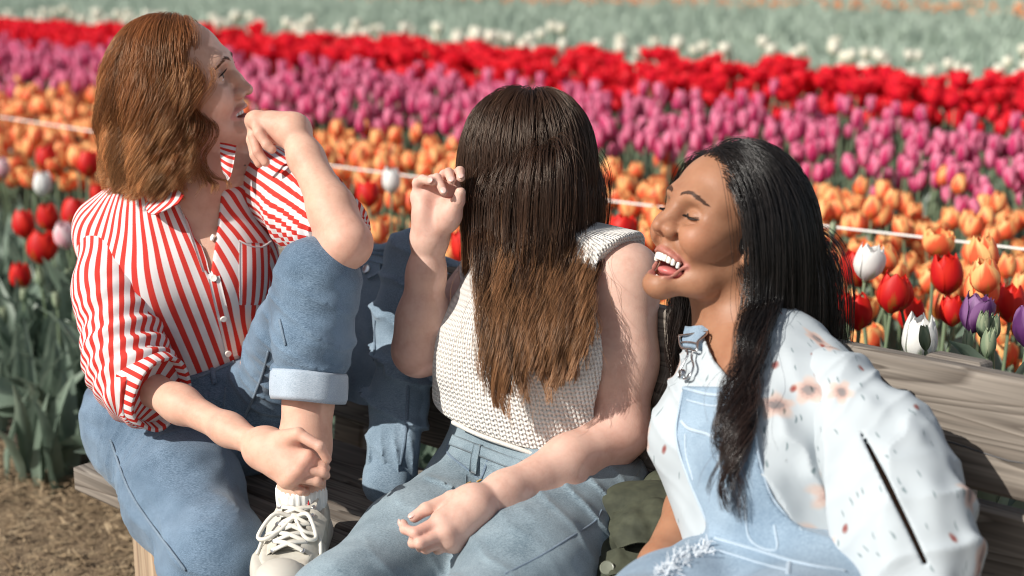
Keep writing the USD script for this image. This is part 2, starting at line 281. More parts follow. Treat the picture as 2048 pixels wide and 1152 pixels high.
# green field of unopened plants: patches of leaves, scattered
def leaf_patch(path, size, count, seed, L, W, m):
    r = np.random.default_rng(seed); ls = []
    for k in range(count):
        b = np.array([r.uniform(-size / 2, size / 2), r.uniform(-size / 2, size / 2), 0.0])
        ls.append(leaf(b, r.uniform(0, 6.28), L * r.uniform(0.7, 1.15), W * r.uniform(0.7, 1.2), r.uniform(0.0, 0.22), r.uniform(0.0, 0.9), r.random(), nt=5))
    c = stage.CreateClassPrim(path); c.SetTypeName('Xform')
    p = merge(ls); obj('leaf', p[:2], m, c, uv=p[2])
leaf_patch('/World/Shapes/field_patch', 1.15, 330, 5, 0.50, 0.024, M_field)
leaf_patch('/World/Shapes/field_patch_b', 1.15, 330, 6, 0.48, 0.026, M_field)
leaf_patch('/World/Shapes/row_patch', 0.62, 60, 9, 0.36, 0.026, M_leaf)
leaf_patch('/World/Shapes/row_patch_b', 0.62, 60, 11, 0.34, 0.030, M_leaf)
fp = []
for a in np.arange(7.6, 46, 1.0):
    for b in np.arange(-5, 60, 1.0):
        q = row(a, b, -0.01); x, y, d = pix(q + 0.5 * ZV)
        if -900 < x < 2900 and 4 < d < 46: fp.append(q + np.append(rng.normal(0, 0.06, 2), 0))
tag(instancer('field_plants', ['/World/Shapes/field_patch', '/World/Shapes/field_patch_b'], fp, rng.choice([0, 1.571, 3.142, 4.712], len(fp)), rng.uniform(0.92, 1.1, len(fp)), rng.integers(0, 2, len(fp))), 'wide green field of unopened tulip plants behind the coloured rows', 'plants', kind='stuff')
rp = []
for a in np.arange(2.0, 6.9, 0.5):
    for b in np.arange(-1.5, 18, 0.5):
        q = row(a, b, 0.0); x, y, d = pix(q + 0.4 * ZV)
        if -250 < x < 2300 and d > 0.8: rp.append(q)
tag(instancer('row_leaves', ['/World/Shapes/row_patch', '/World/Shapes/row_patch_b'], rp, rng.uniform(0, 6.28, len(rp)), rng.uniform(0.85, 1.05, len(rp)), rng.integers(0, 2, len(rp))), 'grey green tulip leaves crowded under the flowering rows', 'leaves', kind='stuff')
fo = [q for _, q in scatter(20.0, 22.5, 2, 44, 0.33, 0.12)]
tag(instancer('distant_orange_tulips', PROTO['orange'], fo, rng.uniform(0, 6, len(fo)), rng.uniform(0.95, 1.2, len(fo)), rng.integers(0, 4, len(fo))), 'thin strip of orange tulips at the far side of the field', 'tulips', kind='stuff')

# tulips in front of the orange row that can be told apart: (pixel of the flower's middle, n, colour, kind, height scale, label)
def spot(px, py, n):
    r = P(px, py, 1.0) - [0, 0, CAMH]; k = n / (r @ NV); return np.array([0, 0, CAMH]) + r * k
def single(px, py, n, color, k, label, sc=1.0, rz=0.6, name=None):
    sc = sc * (1.36 if px < 250 else 1.18 if px < 1250 else 1.04) * (0.8 if color == 'bud' else 1)
    q = spot(px, py, n); h = {c: [s for s in v] for c, v in HEIGHTS.items()}[color][k]
    base = np.array([q[0], q[1], q[2] - (h - 0.033) * sc])
    copy_of(name or color + '_tulip', PROTO[color][k], base, rz, sc, label, 'tulip', None, 0.0)
HEIGHTS = {'orange': [0.52, 0.48, 0.55, 0.50, 0.46, 0.56], 'red': [0.52, 0.50, 0.55], 'white': [0.56, 0.56], 'pink': [0.50], 'purple': [0.54], 'bud': [0.42, 0.36, 0.30]}
single(1830, 676, 2.15, 'white', 0, 'large white tulip standing right behind the top rail of the bench', 1.14, 0.3, 'white_tulip')
single(1693, 527, 2.32, 'white', 1, 'white tulip beside the black hair of the laughing person', 1.0, 0.9, 'white_tulip')
single(76, 370, 2.45, 'white', 0, 'white tulip at the far left below a red tulip', 0.92, 1.2, 'white_tulip')
single(781, 363, 2.75, 'white', 0, 'white tulip between the bent arm and the raised hand', 0.92, 0.5, 'white_tulip')
single(1772, 588, 2.25, 'red', 0, 'brightest red tulip above the large white tulip by the bench', 0.95, 0.2, 'red_tulip')
single(1872, 557, 2.45, 'red', 2, 'dark red tulip seen above the purple tulip on the right', 1.05, 1.1, 'red_tulip')
single(1735, 552, 2.42, 'red', 1, 'red tulip tucked behind the white tulip beside the black hair', 1.0, 2.0, 'red_tulip')
single(1722, 630, 2.3, 'red', 0, 'shaded red tulip half hidden by the black hair', 0.9, 2.6, 'red_tulip')
single(1838, 600, 2.3, 'red', 1, 'small red tulip low in front of the dark red one', 0.8, 2.6, 'red_tulip')
single(1875, 625, 2.35, 'red', 2, 'narrow red tulip just left of the purple tulip', 0.75, 0.6, 'red_tulip')
single(1916, 634, 2.2, 'purple', 0, 'dark purple tulip standing among green buds right of the white tulip', 0.98, 0.8, 'purple_tulip')
single(2038, 668, 2.1, 'purple', 0, 'dark purple tulip cut by the right edge of the picture', 0.95, 1.5, 'purple_tulip')
single(36, 500, 2.05, 'red', 1, 'big ragged red tulip low at the far left', 1.05, 0.4, 'red_tulip')
single(42, 452, 2.10, 'red', 0, 'red tulip head on top of the big ragged one', 0.85, 2.0, 'red_tulip')
single(100, 441, 2.25, 'red', 2, 'red tulip left of the round one near the striped shoulder', 0.9, 2.3, 'red_tulip')
single(139, 430, 2.22, 'red', 0, 'round red tulip close to the striped shoulder', 0.98, 0.4, 'red_tulip')
single(67, 318, 2.62, 'red', 2, 'red tulip just above the white one on the left', 1.0, 0.1, 'red_tulip')
single(167, 330, 2.62, 'red', 0, 'rounded red tulip left of the brown wavy hair', 0.95, 0.8, 'red_tulip')
single(187, 393, 2.5, 'red', 2, 'small red tulip against the striped shoulder', 0.7, 1.7, 'red_tulip')
single(60, 556, 2.02, 'red', 2, 'drooping red tulip under the big ragged one', 0.8, 2.9, 'red_tulip')
single(150, 470, 2.1, 'pink', 0, 'pale pink tulip touching the striped shoulder', 0.95, 0.3, 'pink_tulip')
single(8, 336, 2.5, 'pink', 0, 'pink tulip at the very left edge', 0.9, 0.7, 'pink_tulip')
single(818, 415, 2.6, 'pink', 0, 'deep pink tulip beside the raised wrist', 0.95, 1.5, 'pink_tulip')
single(905, 500, 2.3, 'red', 2, 'red tulip behind the raised forearm', 0.95, 1.2, 'red_tulip')
single(735, 398, 2.6, 'red', 1, 'red tulip right of the bent elbow', 0.9, 1.9, 'red_tulip')
single(1210, 470, 2.5, 'red', 1, 'red tulip between the knitted shoulder and the laughing face', 0.9, 0.9, 'red_tulip')
single(1998, 560, 2.35, 'orange', 0, 'single orange tulip standing alone on a long stem at the right', 0.95, 0.5, 'orange_tulip')
single(1921, 583, 2.4, 'orange', 1, 'orange tulip just above the purple tulip', 1.0, 0.9, 'orange_tulip')
single(2030, 520, 2.5, 'orange', 2, 'orange tulip at the right edge below the string', 1.05, 1.5, 'orange_tulip')
single(1795, 525, 2.55, 'orange', 0, 'orange tulip behind the brightest red tulip', 0.95, 0.4, 'orange_tulip')
single(1833, 490, 2.7, 'orange', 3, 'orange tulip right below the string, hanging open', 1.0, 0.4, 'orange_tulip')
for px, py, n, k, lab in [(1694, 612, 2.28, 1, 'red tulip just right of the black hair, below the white tulip'), (1952, 600, 2.5, 2, 'red tulip between the two purple ones, farther back'), (2012, 612, 2.45, 0, 'red tulip near the right edge above the second purple one'), (1800, 625, 2.5, 2, 'red tulip rising behind the large white one'), (1660, 585, 2.6, 0, 'red tulip peeping out from behind the black hair')]:
    single(px, py, n, 'red', k, lab, 0.9, px * 0.01, 'red_tulip')
for px, py, n in [(88, 560, 1.98), (47, 600, 1.95), (120, 612, 1.95), (140, 565, 2.05), (25, 640, 1.9), (1968, 655, 2.1), (1988, 660, 2.12), (1875, 690, 2.0), (1940, 700, 1.98), (1655, 470, 2.6), (165, 640, 1.9), (205, 640, 1.86), (2005, 700, 2.0)]:
    single(px, py, n, 'bud', int(rng.integers(0, 3)), 'closed green tulip bud on a leafy stem in the front of the bed', rng.uniform(0.85, 1.1), rng.uniform(0, 6), 'budding_tulip')
for p in stage.GetPrimAtPath('/World').GetChildren():
    if p.GetName().startswith('budding_tulip'): tag(p, group='green buds in the front of the bed')

# broad-leaved plants at the edge of the bed
def leafy_plant(loc, seed, k, L, W, label, group=None):
    r = np.random.default_rng(seed); t = thing('tulip_plant', loc, label, 'plant', group)
    obj('stem', tube(np.array([[0, 0, -0.02], [0.004, 0.003, 0.08], [0.0, 0.0, 0.16]]), [0.006, 0.005, 0.003], 6), M_stem, t)
    for i in range(k):
        l = leaf(np.array([0, 0, 0.0]), r.uniform(0, 6.28), L * r.uniform(0.7, 1.15), W * r.uniform(0.75, 1.25), r.uniform(0.25, 0.85), r.uniform(0.6, 2.1), r.random(), wav=0.30, nt=14)
        obj('leaf', l[:2], M_leaf, t, uv=l[2])
for i in range(46):
    n = 1.80 + 0.42 * rng.random() ** 1.3; u = rng.uniform(2.0, 4.2) if i < 30 else rng.uniform(0.1, 2.0)
    leafy_plant(row(n, u, 0.0), 300 + i, 5, rng.uniform(0.24, 0.36) * (1.0 if i < 30 else 0.72), rng.uniform(0.034, 0.056), 'broad wavy grey green tulip leaves at the edge of the bed', 'broad leaved tulip plants at the bed edge')
# string along the row
q0, q1 = spot(20, 237, 3.1), spot(2040, 497, 3.1)
dr = q1 - q0; tt = np.linspace(-0.45, 1.35, 40)
sp = q0 + tt[:, None] * dr; sp[:, 2] -= 0.02 * np.sin(np.clip(tt, 0, 1) * np.pi)
M_string = mat('string_look', {'p': ('principled_bsdf', {'base_color': (0.75, 0.74, 0.70), 'roughness': 0.6})}, [], 'p.BSDF')
tag(obj('string', tube(sp, 0.0030, 6), M_string), 'taut pale string running along the orange tulip row', 'string')
# ---------------------------------------------------------------- bench
def wood(name, dark, light, scale=1.0):
    """weathered planks: st.x runs along the plank in metres, st.y across it."""
    return mat(name, {'uv': ('texture_coordinate', {}), 'oi': ('object_info', {}), 'cx': ('combine_xyz', {}), 'cs': ('math', {'math_type': 'multiply', 'value2': 37.0}), 'va': ('vector_math', {'math_type': 'add'}),
        'mp': ('mapping', {'scale': (1.1, 13.0, 1.0)}), 'n': ('noise_texture', {'scale': 1.0, 'detail': 2.0, 'distortion': 0.4}), 'fm': ('math', {'math_type': 'multiply', 'value2': 15.0}), 'fr': ('math', {'math_type': 'fraction'}),
        'r': ('rgb_ramp', {'ramp': [(0.0, light), (0.55, tuple(0.5 * (np.array(dark) + light))), (0.9, dark), (1.0, light)]}),
        'mp2': ('mapping', {'scale': (5.0, 160.0, 1.0)}), 'n2': ('noise_texture', {'scale': 1.0, 'detail': 4.0}), 'r2': ('rgb_ramp', {'ramp': [(0.3, (0.62, 0.62, 0.62)), (0.7, (1.12, 1.12, 1.12))]}), 'mu': ('mix_color', {'blend_type': 'multiply', 'fac': 1.0}),
        'b': ('bump', {'strength': 0.35, 'distance': 0.002}), 'p': ('principled_bsdf', {'roughness': 0.75})},
        [('oi.random', 'cs.value1'), ('cs.value', 'cx.y'), ('uv.uv', 'va.vector1'), ('cx.vector', 'va.vector2'), ('va.vector', 'mp.vector'), ('mp.vector', 'n.vector'), ('n.fac', 'fm.value1'), ('fm.value', 'fr.value1'), ('fr.value', 'r.fac'), ('va.vector', 'mp2.vector'), ('mp2.vector', 'n2.vector'), ('n2.fac', 'r2.fac'),
         ('r.color', 'mu.a'), ('r2.color', 'mu.b'), ('mu.result', 'p.base_color'), ('n2.fac', 'b.height'), ('b.normal', 'p.normal')], 'p.BSDF')
M_wood = wood('weathered_wood_look', (0.092, 0.073, 0.058), (0.23, 0.197, 0.165))
M_wood2 = wood('leg_wood_look', (0.30, 0.20, 0.13), (0.46, 0.35, 0.24))
M_screw = mat('screw_look', {'p': ('principled_bsdf', {'base_color': (0.08, 0.08, 0.085), 'metallic': 0.8, 'roughness': 0.5})}, [], 'p.BSDF')
bench = thing('bench', row(1.4, 1.3, 0), 'weathered grey wooden bench with plank seat and two board back', 'bench')
B0 = row(1.4, 1.3, 0)
def plank(name, n0, n1, u0, u1, z0, z1, m=None, tilt=0.0, parent=None):
    v, f = rbox((u1 - u0, n1 - n0, z1 - z0), 0.006)
    tri = v[f].reshape(-1, 3); fn = np.repeat(np.cross(v[f[:, 1]] - v[f[:, 0]], v[f[:, 2]] - v[f[:, 0]]), 3, 0); a = np.abs(fn)
    along = tri[:, 0] if name != 'leg' else tri[:, 2]; across = np.where(a[:, 2] > a[:, 1], tri[:, 1], tri[:, 2] if name != 'leg' else tri[:, 0]) + np.where(a[:, 2] > a[:, 1], 0.37, 0)
    uv = np.stack([along, across], 1)
    c, s = math.cos(tilt), math.sin(tilt); y, z = tri[:, 1] * c + tri[:, 2] * s, -tri[:, 1] * s + tri[:, 2] * c
    w = tri[:, :1] * UV_ + y[:, None] * NV + z[:, None] * ZV + row((n0 + n1) / 2, (u0 + u1) / 2, (z0 + z1) / 2) - B0
    ff = np.arange(len(w)).reshape(-1, 3)
    if np.linalg.det(np.stack([UV_, NV, ZV], 1)) < 0: ff = ff[:, ::-1]
    return obj(name, (w, ff), m or M_wood, parent or bench, smooth=False, uv=uv)
U0, U1 = 0.62, 2.115
for a, b in ((1.215, 1.345), (1.352, 1.482), (1.489, 1.619)): plank('seat_plank', a, b, U0, U1, 0.355, 0.40)
bk = [plank('back_board', 1.662, 1.70, U0 - 0.20, U1, 0.592, 0.745, tilt=0.10), plank('back_board', 1.640, 1.678, U0, U1, 0.43, 0.578, tilt=0.10)]
for u in (U0 + 0.16, (U0 + U1) / 2, U1 - 0.16):
    plank('leg', 1.25, 1.33, u - 0.045, u + 0.045, -0.02, 0.353, M_wood2); plank('leg', 1.55, 1.63, u - 0.045, u + 0.045, -0.02, 0.353, M_wood2)
    plank('support', 1.702, 1.745, u - 0.04, u + 0.04, 0.02, 0.736, tilt=0.10)
    plank('cross_rail', 1.335, 1.545, u - 0.03, u + 0.03, 0.27, 0.352)
for u in (0.86, 0.80):
    for z in (0.70, 0.63):
        c = row(1.660 if z > 0.66 else 1.653, u, z) - B0; R = frame(ZV, -NV)
        obj('screw', place((trimesh.creation.cylinder(0.005, 0.004, sections=10).vertices, trimesh.creation.cylinder(0.005, 0.004, sections=10).faces), R, c), M_screw, bk[0], smooth=False)
r_ = np.random.default_rng(8)
for bi, u0, u1, z in ((0, 0.55, 1.02, 0.655), (0, 1.2, 1.7, 0.70), (1, 0.66, 1.05, 0.50)):
    t = np.linspace(0, 1, 26); tl = 0.10 if bi == 0 else 0.10; zc = 0.6685 if bi == 0 else 0.504; nc = 1.681 if bi == 0 else 1.659
    zz = z + 0.006 * np.cumsum(r_.normal(0, 0.25, 26)); nn = nc - 0.0190 * 1.0 - 0.0003 + (zz - zc) * math.tan(0.10)
    pts = np.array([row(a, u0 + (u1 - u0) * k, c) - B0 for a, k, c in zip(nn, t, zz)])
    obj('crack', tube(pts, 0.0011 * np.sin(np.pi * np.clip(t, 0.03, 0.97)) + 0.0002, 5), M_screw, bk[bi])
# ---------------------------------------------------------------- soft shapes: joints with radii, smoothly joined, meshed on a fine grid
DS = [1.0]
def pt(q): return P(q[0], q[1], q[2] * DS[0])
def smin(a, b, k):
    if k <= 0: return np.minimum(a, b)
    h = np.clip(k - np.abs(a - b), 0, None) / k
    return np.minimum(a, b) - h * h * k * 0.25
class Shape:
    def __init__(s): s.ops = []
    def cap(s, a, ra, b, rb, k=0.02, flat=None, sub=False):
        a, b = np.asarray(a, float), np.asarray(b, float); ab = b - a; L2 = ab @ ab + 1e-12
        if flat is None:
            def fn(p):
                q = p - a; t = np.clip(q @ ab / L2, 0, 1)
                return np.sqrt(((q - t[:, None] * ab) ** 2).sum(1)) - (ra + (rb - ra) * t)
        else:
            w, sc = norm(flat[0]), flat[1]
            ab2 = ab + w * (ab @ w) * (1 / sc - 1); L22 = ab2 @ ab2 + 1e-12
            def fn(p):
                q = p - a; q = q + (q @ w)[:, None] * w * (1 / sc - 1); t = np.clip(q @ ab2 / L22, 0, 1)
                return (np.sqrt(((q - t[:, None] * ab2) ** 2).sum(1)) - (ra + (rb - ra) * t)) * (sc * 0.5 + 0.5)
        s.ops.append((fn, (a + b) / 2, np.linalg.norm(ab) / 2 + max(ra, rb), 'sub' if sub else 'add', k)); return s
    def chain(s, pts, k=0.02, flat=None, sub=False):
        for (a, ra), (b, rb) in zip(pts[:-1], pts[1:]): s.cap(a, ra, b, rb, k, flat, sub)
        return s
    def ell(s, c, r, R=None, k=0.02, sub=False):
        c = np.asarray(c, float); r = np.broadcast_to(np.asarray(r, float), (3,)); R = np.eye(3) if R is None else np.asarray(R)
        def fn(p):
            q = (p - c) @ R; k0 = np.sqrt(((q / r) ** 2).sum(1)); k1 = np.sqrt(((q / r ** 2) ** 2).sum(1)) + 1e-9
            return k0 * (k0 - 1) / k1
        s.ops.append((fn, c, r.max(), 'sub' if sub else 'add', k)); return s
    def disp(s, fn): s.ops.append((fn, None, 0, 'disp', 0)); return s           # adds fn(p) to the distance
    def cut(s, fn, k=0.0): s.ops.append((fn, None, 0, 'cut', k)); return s       # keeps where fn(p) < 0
    def carve(s, other, k=0.0): s.ops.append((other.d, None, 0, 'sub', k)); return s
    def d(s, p, c=None, R=0.0):
        out = np.full(len(p), 0.25)
        for fn, oc, orad, kind, k in s.ops:
            if c is not None and oc is not None and np.linalg.norm(oc - c) > orad + 2.2 * R + k + 0.01: continue
            if kind == 'add': out = smin(out, fn(p), k)
            elif kind == 'sub': out = -smin(-out, fn(p), k)
            elif kind == 'cut': out = -smin(-out, -fn(p), k)
            else: out = out + fn(p)
        return out
    def mesh(s, h, lo=None, hi=None, B=10, blocks=None):
        cs = [(c - r - k, c + r + k) for _, c, r, kind, k in s.ops if c is not None and kind == 'add']
        lo = np.min([c[0] for c in cs], 0) - 0.02 if lo is None else np.maximum(np.asarray(lo, float), np.min([c[0] for c in cs], 0) - 0.02)
        hi = np.max([c[1] for c in cs], 0) + 0.02 if hi is None else np.minimum(np.asarray(hi, float), np.max([c[1] for c in cs], 0) + 0.02)
        lo = np.floor(lo / h) * h; nb = np.maximum(np.ceil((hi - lo) / (h * B)).astype(int), 1)
        I = np.stack(np.meshgrid(*[np.arange(n) for n in nb], indexing='ij'), -1).reshape(-1, 3)
        cen = lo + (I + 0.5) * B * h; R = B * h * 0.87
        if blocks is not None: kb = blocks(cen, B * h * 0.87); I, cen = I[kb], cen[kb]
        dc = np.concatenate([s.d(x) for x in np.array_split(cen, max(1, len(cen) // 60000))])
        I = I[np.abs(dc) < R * 1.35 + 0.012]; n1 = B + 1
        o = np.stack(np.meshgrid(*[np.arange(n1)] * 3, indexing='ij'), -1).reshape(-1, 3) * h
        V = np.stack([s.d(lo + i * B * h + o, lo + (i + 0.5) * B * h, R) for i in I]).reshape(-1, n1, n1, n1).astype(np.float32)
        S = V < 0
        keep = S.reshape(len(S), -1).any(1) & ~S.reshape(len(S), -1).all(1); I, V, S = I[keep], V[keep], S[keep]
        c8 = np.stack([S[:, a:a + B, b:b + B, c:c + B] for a in (0, 1) for b in (0, 1) for c in (0, 1)], -1)
        act = c8.any(-1) & ~c8.all(-1); bi, x, y, z = np.nonzero(act)
        N = (nb + 1) * B; gid = lambda g: (g[..., 0] * N[1] + g[..., 1]) * N[2] + g[..., 2]
        cell = I[bi] * B + np.stack([x, y, z], 1); ids = gid(cell)
        acc = np.zeros((len(ids), 3)); cnt = np.zeros(len(ids))
        val = lambda a, b, c: V[bi, x + a, y + b, z + c]
        for ax in range(3):
            for e in range(4):
                o0 = [0, 0, 0]; oth = [q for q in range(3) if q != ax]; o0[oth[0]] = e & 1; o0[oth[1]] = e >> 1; o1 = list(o0); o1[ax] = 1
                va, vb = val(*o0), val(*o1); m = (va < 0) != (vb < 0); t = np.where(m, va / np.where(va == vb, 1, va - vb), 0)
                q = np.array(o0, float)[None].repeat(len(ids), 0); q[:, ax] += t
                acc += np.where(m[:, None], q, 0); cnt += m
        vert = lo + (cell + acc / cnt[:, None]) * h
        order = np.argsort(ids); sid = ids[order]; quads = []
        for ax in range(3):
            sl = [slice(None)] + [slice(0, B)] * 3; s2 = list(sl); s2[1 + ax] = slice(1, B + 1)
            A, Bv = S[tuple(sl)], S[tuple(s2)]; eb, ex, ey, ez = np.nonzero(A != Bv)
            g = I[eb] * B + np.stack([ex, ey, ez], 1); u, w = [(1, 2), (2, 0), (0, 1)][ax]
            du, dw = np.eye(3, dtype=int)[u], np.eye(3, dtype=int)[w]
            q = np.stack([gid(g - du - dw), gid(g - dw), gid(g), gid(g - du)], 1)
            flip = ~A[eb, ex, ey, ez]; q[flip] = q[flip][:, ::-1]; quads.append(q)
        q = np.vstack(quads); pos = np.clip(np.searchsorted(sid, q), 0, len(sid) - 1); ok = (sid[pos] == q).all(1); q = order[pos[ok]]
        return vert, np.vstack([q[:, [0, 1, 2]], q[:, [0, 2, 3]]])
def prune(v, f):                             # drops vertices that no face uses
    used = np.unique(f); m = np.full(len(v), -1); m[used] = np.arange(len(used)); return v[used], m[f]
def fine(shape, h, hf, balls, shrink=0.0003):
    """one skin: hf fine inside the balls (the bare parts), h elsewhere; the rims of the fine parts lie under cloth or hair."""
    c = np.array([b[0] for b in balls]); r = np.array([b[1] for b in balls])
    def inside(v, m):
        o = np.zeros(len(v), bool)
        for ci, ri in zip(c, r): o |= ((v - ci) ** 2).sum(1) < (ri + m) ** 2
        return o
    zv, zf = shape.mesh(hf, blocks=lambda x, R: inside(x, R)); zi = inside(zv, 0); zf = zf[zi[zf].all(1)]
    v, f = shape.mesh(h); f = f[~inside(v, -3 * h)[f].all(1)]
    n = meshkit.arrays((v, f), True)[2]; v = v - n * (inside(v, 2 * h) * shrink)[:, None]
    return merge([prune(v, f), prune(zv, zf)])
def comp_filter(m, smallest=200):
    v, f = m[:2]; lab = trimesh.graph.connected_component_labels(trimesh.graph.face_adjacency(f), node_count=len(f))
    c = np.bincount(lab); return prune(v, f[c[lab] >= smallest])
# surfaces found again by pixel, to lay seams, pockets and buttons on cloth
class Skin:
    def __init__(s, m):
        s.v = np.asarray(m[0]); _, s.f, s.n = meshkit.arrays(m[:2], True)
        q = s.v - [0, 0, CAMH]; d = q[:, 1] * CP - q[:, 2] * SP
        s.px = np.stack([1024 + FPX * q[:, 0] / d, 576 - FPX * (q[:, 1] * SP + q[:, 2] * CP) / d], 1); s.dep = d
        view = norm(s.v - [0, 0, CAMH]); s.front = (s.n * view).sum(1) < -0.05
        from scipy.spatial import cKDTree
        s.ids = np.nonzero(s.front)[0]; s.tree = cKDTree(s.px[s.ids])
    def on(s, px, py, lift=0.0):
        """the nearest surface seen at the pixel: (point lifted along the normal, normal)"""
        dd, ii = s.tree.query([px, py], k=24); ii = s.ids[ii]; near = s.dep[ii].min()
        sel = s.dep[ii] < near + 0.025; w = np.exp(-(dd[sel] / 4.0) ** 2) + 1e-9; w /= w.sum()
        dep = (s.dep[ii][sel] * w).sum(); n = norm((s.n[ii][sel] * w[:, None]).sum(0)); return P(px, py, dep) + n * lift, n
    def seam(s, pts, r, lift=0.0, n=None, sides=6):
        c = spline(np.array(pts, float), n or max(6, int(np.abs(np.diff(np.array(pts, float), axis=0)).sum() / 9)))
        q = np.array([s.on(x, y, lift)[0] for x, y in c]); j = np.nonzero(np.linalg.norm(np.diff(q, axis=0), axis=1) > 0.022)[0]
        q = max(np.split(q, j + 1), key=len); q[1:-1] = (q[:-2] + 2 * q[1:-1] + q[2:]) / 4
        return tube(q, r, sides, flat=(s.on(*c[len(c) // 2])[1], 0.7))
    def patch(s, quad, nu, nv, thick, lift=0.001, scale=1.0, bulge=0.0):
        """a thick cloth patch whose pixel corners are quad (clockwise from top left), laid on the surface"""
        q = np.array(quad, float); a = np.linspace(0, 1, nu); b = np.linspace(0, 1, nv); top, N = np.zeros((nv, nu, 3)), np.zeros((nv, nu, 3))
        for j in range(nv):
            for i in range(nu):
                c = (q[0] * (1 - a[i]) + q[1] * a[i]) * (1 - b[j]) + (q[3] * (1 - a[i]) + q[2] * a[i]) * b[j]
                top[j, i], N[j, i] = s.on(c[0], c[1]); 
        from scipy.ndimage import gaussian_filter
        for k in range(3): top[..., k] = gaussian_filter(top[..., k], 0.7, mode='nearest'); N[..., k] = gaussian_filter(N[..., k], 1.0, mode='nearest')
        N = norm(N); e = (np.sin(np.pi * a)[None, :] * np.sin(np.pi * b)[:, None]) ** 0.5 * bulge
        w = np.linalg.norm(np.diff(top, axis=1), axis=2); uvx = np.concatenate([np.zeros((nv, 1)), np.cumsum(w, 1)], 1); uvy = np.concatenate([np.zeros((1, nu)), np.cumsum(np.linalg.norm(np.diff(top, axis=0), axis=2), 0)], 0)
        out = top + N * (lift + thick + e)[..., None]; low = top - N * 0.002
        v = np.vstack([out.reshape(-1, 3), low.reshape(-1, 3)]); f = grid_faces(nv, nu); m = nu * nv
        rim = [(0, i, 0, i + 1) for i in range(nu - 1)] + [(j, nu - 1, j + 1, nu - 1) for j in range(nv - 1)] + [(nv - 1, i + 1, nv - 1, i) for i in range(nu - 1)] + [(j + 1, 0, j, 0) for j in range(nv - 1)]
        ff = [f[:, ::-1] if False else f, f[:, ::-1] + m]
        for a0, b0, a1, b1 in rim:
            x, y = a0 * nu + b0, a1 * nu + b1; ff.append(np.array([[x, x + m, y + m], [x, y + m, y]]))
        uv = np.stack([uvx.ravel(), -uvy.ravel()], 1)
        return v, np.vstack(ff), np.vstack([uv, uv])
def disc(c, n, r, th, sides=14, rim=0.25, holes=0):
    """a button: a dished disc lying at c facing n"""
    R = frame(np.cross(n, [0.3, 0.5, 0.81]), n); k = np.arange(sides) * 2 * np.pi / sides; ring = np.stack([np.cos(k), np.sin(k), 0 * k], 1)
    rows = [(1.0, -th), (1.0, th * 0.6), (1 - rim * 0.5, th), (1 - rim, th * 0.75), (0.001, th * 0.6)]
    v = np.vstack([ring * [r * a, r * a, 0] + [0, 0, z] for a, z in rows]); m = len(rows); i, j = np.meshgrid(np.arange(m - 1), np.arange(sides), indexing='ij'); j2 = (j + 1) % sides
    q = np.stack([i * sides + j, i * sides + j2, (i + 1) * sides + j2, (i + 1) * sides + j], -1).reshape(-1, 4)
    return v @ R.T + c, np.vstack([q[:, [0, 1, 2]], q[:, [0, 2, 3]]])
